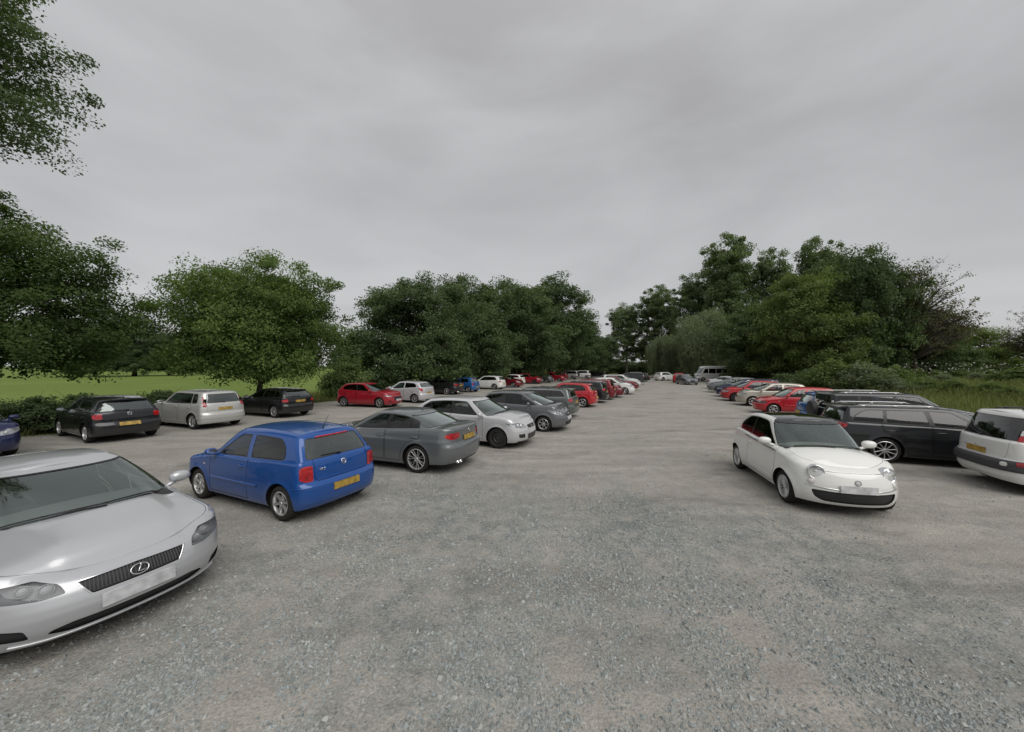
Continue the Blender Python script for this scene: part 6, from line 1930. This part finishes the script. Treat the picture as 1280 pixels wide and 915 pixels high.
mW = tree_meshes('willow', 10, [(0, 0, 7.2, 4.0, 4.0, 2.4), (-2.2, 0, 6.2, 2.6, 2.6, 2.0), (2.2, 0, 6.0, 2.6, 2.6, 2.0), (.2, 0, 8.3, 2.2, 2.2, 1.3)],
                 'willow', 56000, 420, .30, .55, .36, 91, limbs=20, aspect=.22, droop=4.6, shell=.5, up=0)
for lab, u, Yd, top, sc_ in (('rounded grey-green willow weeping behind the minibus', 884, 68, 386, 1.0), ('low grey-green willow beside the far red and white cars', 838, 78, 418, 1.15)):
    x, y = uY(u, Yd); s_ = (CAM_H + (457.5 - top) / F_PX * Yd) / 9.4
    tree('willow_tree', lab, (x, y), mW, s_ * sc_, u * .1, 'grey-green willows at the far end', sz=s_)
lob = [(0, 0, 5.4, 4.4, 4.4, 4.2), (-2.4, 0, 3.6, 3.0, 3.0, 3.2), (2.4, 0, 3.4, 3.0, 3.0, 3.0), (.8, 0, 8.2, 2.4, 2.4, 1.9), (0, -1.8, 2.2, 4, 2.4, 2.1)]
mY = tree_meshes('thicket_yellow', 10, lob, 'yel', 72000, 460, .19, .85, .22, 101, limbs=18, shell=.5)
mD = tree_meshes('thicket_dark', 10, lob, 'dark', 72000, 460, .19, .85, .22, 113, limbs=18, shell=.5)
GH = 'thicket trees on the bank behind the red and beige cars'
for lab, u, Yd, top, msh, rot, wid in (
        ('low dark thicket tree between the willow and the yellow-green one', 952, 54, 378, mD, .4, 1.1),
        ('yellow-green thicket tree on the bank behind the red cars', 1004, 46, 348, mY, 2.0, .9),
        ('tall dark thicket tree with a ragged pointed top on the bank', 1086, 44, 313, mD, 3.3, .66),
        ('dull green thicket tree between the yellow-green one and the ragged one', 1046, 50, 338, mY, 4.4, .75),
        ('low dark thicket tree below the twiggy brown one', 1150, 48, 394, mD, 5.2, 1.15),
        ('low spreading green tree at the outer end of the bank', 1222, 56, 412, mY, 1.2, 1.4)):
    x, y = uY(u, Yd)
    hz = CAM_H + (457.5 - top) / F_PX * Yd
    s_ = hz / 9.9
    tree('thicket_tree', lab, (x, y, .3), msh, s_ * wid, rot, GH, sz=s_)
mT = tree_meshes('twiggy', 11, [(0, 0, 6.6, 3.8, 3.8, 4.2), (2.6, -.5, 5.4, 3.2, 2.4, 2.6), (4.6, -.6, 5.0, 2.4, 1.8, 1.5), (-.8, 0, 9.0, 2.2, 2.2, 2.0)],
                 'brown', 9000, 520, .17, .50, .22, 121, limbs=50, bare=190, shell=.35, bark=M_BARK)
x, y = uY(1142, 43); s_ = (CAM_H + (457.5 - 322) / F_PX * 43) / 11.2
tree('twiggy_tree', 'half-bare brownish tree with twigs spreading over the bank', (x, y, .4), mT, s_ * .80, .0, sz=s_)
x, y = uY(1300, 47); s_ = (CAM_H + (457.5 - 372) / F_PX * 47) / 11
tree('twiggy_tree', 'small sparse tree at the outer end of the bank beyond the people carrier', (x, y, .4), mT, s_ * .55, 2.2, sz=s_)

# ---- shrubs
def bush_meshes(key, leaf, n, ncl, size, rc, seed, lobes, stems=5, aspect=.6, flat=.7):
    return tree_meshes(key, 1.6, lobes, leaf, n, ncl, size, rc, .035, seed, limbs=16, stems=stems, fork=.1, aspect=aspect, flat=flat, top=.8)
bl = [(0, 0, 1.0, 1.2, 1.0, .9), (-.9, .2, .7, .9, .8, .7), (.9, -.1, .75, .9, .8, .7), (.2, 0, 1.6, .6, .6, .5)]
b1 = bush_meshes('bush_a', 'bush', 9000, 150, .13, .36, 131, bl)
b2 = bush_meshes('bush_b', 'yel', 9000, 150, .13, .36, 137, bl)
b3 = bush_meshes('bush_c', 'willow', 8000, 140, .15, .36, 139, bl, aspect=.35)
b4 = bush_meshes('bush_d', 'dark', 9000, 150, .13, .36, 149, bl)
GB = 'shrubs along the car park edge'
def bush(label, u, Yd, v_top, msh, rot, wid=1.0, z=None, name='shrub'):
    x, y = uY(u, Yd); zb = float(ground_z(x, y)) + .02 if z is None else z
    s_ = (CAM_H + (457.5 - v_top) / F_PX * Yd - zb) / 2.0
    tree(name, label, (x, y, zb), msh, s_ * wid, rot, GB, 'shrub', sz=s_)
bush('yellow-green shrub beside the minibus in front of the thicket', 932, 58, 450, b2, .2, 1.1)
bush('dark shrub behind the beige hatchback on the bank', 985, 33, 468, b4, 1.2, 1.5)
bush('bright yellow-green shrub behind the off-roader with the spare wheel', 1046, 30, 452, b2, 2.1, 1.1)
bush('pale grey-green shrub on the bank behind the off-roader', 1085, 28, 455, b3, 2.6, 1.1)
bush('dark low shrub on the bank between the red cars and the thicket', 1015, 35, 462, b4, 3.4, 1.6)
bush('pale green shrub on the bank beyond the charcoal estate', 1115, 33, 458, b1, 4.4, 1.2)
for i, (u, lab) in enumerate(((1140, 'flowering bramble on the bank nearest the pale green shrub'), (1172, 'flowering bramble in the middle of the bank'), (1204, 'flowering bramble below the half-bare brownish tree'), (1238, 'flowering bramble at the outer end of the bank'))):
    bush(lab, u, 38 + i, 462 + i % 2, b1, i * 1.3, 1.25, name='bramble')
bush('light green shrub on the bank at the outer end behind the people carrier', 1270, 30, 460, b1, 5.4, 1.3)
bush('light green shrub between the lone maple and the dense trees', 432, 28, 448, b1, .9, .65)
for i, (x, y, lab) in enumerate(((-18.6, 12.2, 'dark hedge shrub under the sycamore between the navy and black cars'), (-17.6, 15.0, 'dark hedge shrub under the sycamore behind the black hatchback'), (-20.4, 11.4, 'dark hedge shrub right behind the navy car'),
                              (-16.8, 17.4, 'dark hedge shrub behind the silver tall hatchback'), (-17.9, 13.6, 'dark hedge shrub beside the nose of the near-black hatchback'), (-19.6, 13.4, 'dark hedge shrub in the second line under the sycamore'), (-22.4, 12.6, 'dark hedge shrub at the outer end beyond the navy car'))):
    tree('hedge_shrub', lab, (x, y, 0), b4, .80, i * 1.7, 'hedge shrubs under the sycamore', 'shrub', sz=.66)
for i, (u, Yd, v, msh, lab) in enumerate(((1150, 27, 474, b1, 'low leafy weed clump in the grass behind the charcoal estate'), (1196, 26, 476, b2, 'low yellow-green weed clump in the grass of the bank'), (1240, 24, 478, b1, 'low leafy weed clump in the grass behind the people carrier'), (1175, 32, 468, b3, 'pale weed clump in the grass below the brambles'),
                                        (1225, 33, 466, b3, 'pale weed clump at the outer end below the brambles'), (1268, 22, 484, b2, 'yellow-green weed clump right behind the people carrier'))):
    bush(lab, u, Yd, v, msh, i * 1.9, 1.5, name='weed_clump')
# dark undergrowth below the dense trees, one shrub per gap
for i, (u, Yd, v, lab) in enumerate(((470, 31, 470, 'dark shrub below the dense trees behind the crimson hatchback'), (545, 38, 468, 'dark shrub below the dense trees behind the silver hatchback'), (612, 49, 466, 'dark shrub below the dense trees behind the white hatchback'),
                                   (662, 61, 464, 'dark shrub below the dense trees behind the crimson five-door'), (706, 76, 462, 'dark shrub below the dense trees behind the maroon low hatchback'), (738, 92, 461, 'dark shrub below the smallest dense tree'))):
    bush(lab, u, Yd, v, b4, i * 1.1, 1.7 + i * .15, z=0)
# white blossom on the brambles
rb = np.random.default_rng(7); P_ = []
for i, u in enumerate((1140, 1172, 1204, 1238)):
    x, y = uY(u, 38 + i); zb = float(ground_z(x, y))
    k = 60
    P_.append(np.stack([x + rb.normal(size=k) * 1.3, y - .9 - rb.random(k) * .5, zb + .9 + rb.random(k) * 1.1], 1))
V, F = leaves(np.concatenate(P_), .13, 1.0, rb, .6)
tag(obj('bramble_blossom', fast_mesh('bramble_blossom', V, F, LEAF['flower'])), 'white blossom scattered over the brambles on the bank', 'blossom', kind='stuff')

# ---- grass
def blades(X, Y, Z, h, w, rng):
    n = len(X)
    th = rng.random(n) * 6.28; L = rng.normal(size=(n, 2)) * .35
    hh = h * (.5 + .8 * rng.random(n))
    dx, dy = np.cos(th) * w, np.sin(th) * w
    V = np.stack([np.stack([X - dx, Y - dy, Z - .02], 1), np.stack([X + dx, Y + dy, Z - .02], 1),
                  np.stack([X + dx * .6 + L[:, 0] * hh * .4, Y + dy * .6 + L[:, 1] * hh * .4, Z + hh * .6], 1), np.stack([X + L[:, 0] * hh, Y + L[:, 1] * hh, Z + hh], 1),
                  np.stack([X - dx * .6 + L[:, 0] * hh * .4, Y - dy * .6 + L[:, 1] * hh * .4, Z + hh * .6], 1)], 1).reshape(-1, 3)
    k = np.arange(n)[:, None] * 5
    F = np.concatenate([k + [0, 1, 2], k + [0, 2, 4], k + [4, 2, 3]]).astype(int)
    return V, F
rg = np.random.default_rng(19)
k = 36000
Yb = 6 + 44 * rg.random(k) ** 1.15; Xb = bank_line(Yb) + .3 + 20 * rg.random(k) ** 1.3
V, F = blades(Xb, Yb, ground_z(Xb, Yb), .62, .020, rg)
tag(obj('bank_grass', fast_mesh('bank_grass', V, F, LEAF['grass'])), 'long rough grass covering the bank beside the car park', 'grass', kind='stuff')
k = 36000
Yb = 8 + 42 * rg.random(k) ** 1.2; Xb = field_line(Yb) - .2 - 9 * rg.random(k) ** 1.5
V, F = blades(Xb, Yb, np.full(k, -.03), .34, .015, rg)
tag(obj('field_edge_grass', fast_mesh('field_edge_grass', V, F, LEAF['grass'])), 'long grass along the field edge behind the parked cars', 'grass', kind='stuff')
# ---- far-off woods beyond the field
rw = np.random.default_rng(29)
lob = []
for i in range(150):
    t = i / 149
    x = -420 + 1000 * t + rw.normal() * 5
    y = 190 + 30 * math.sin(t * 9) + rw.normal() * 8
    hh = 9 + 5 * rw.random() + 3 * math.sin(t * 17)
    lob.append((x, y, hh * .5, 7 + 3 * rw.random(), 5, hh * .52))
cc, P_, od = crown_points(lob, 1800, 34000, 2.4, rw, .5, .8)
V, F = leaves(P_, 1.25, .7, rw, .5, None, od)
tag(obj('distant_wood', fast_mesh('distant_wood', V, F, LEAF['pop'])), 'distant belt of trees beyond the green field', 'wood', kind='stuff')

# ---- scrub closing the far end of the car park
for i, (u, Yd, v, msh, lab) in enumerate(((752, 112, 452, b4, 'dark scrub at the far end below the gap of sky'), (778, 114, 450, b1, 'green scrub at the far end below the first poplar'), (803, 112, 452, b4, 'dark scrub at the far end behind the last black hatchback'),
                                        (826, 108, 450, b1, 'green scrub at the far end behind the white hatchback'), (852, 104, 448, b4, 'dark scrub at the far end behind the bright red hatchback'), (872, 96, 448, b4, 'dark scrub at the far end beside the willow trunk'))):
    bush(lab, u, Yd, v, msh, i * 2.1, 2.2, z=0)

# ---- trees standing out in the field
for i, (u, Yd, v, msh, lab) in enumerate(((118, 88, 404, mD, 'pale far tree in the field seen below the sycamore'), (168, 92, 408, mB, 'far tree in the field in the gap between sycamore and maple'), (212, 98, 414, mD, 'far tree in the field half behind the lone maple'), (440, 96, 420, mB, 'far tree in the field between the lone maple and the dense trees'))):
    x, y = uY(u, Yd); s_ = (CAM_H + (457.5 - v) / F_PX * Yd) / 10.0
    tree('field_tree', lab, (x, y), msh, s_ * 1.1, i * 1.3, 'far trees out in the green field', sz=s_)
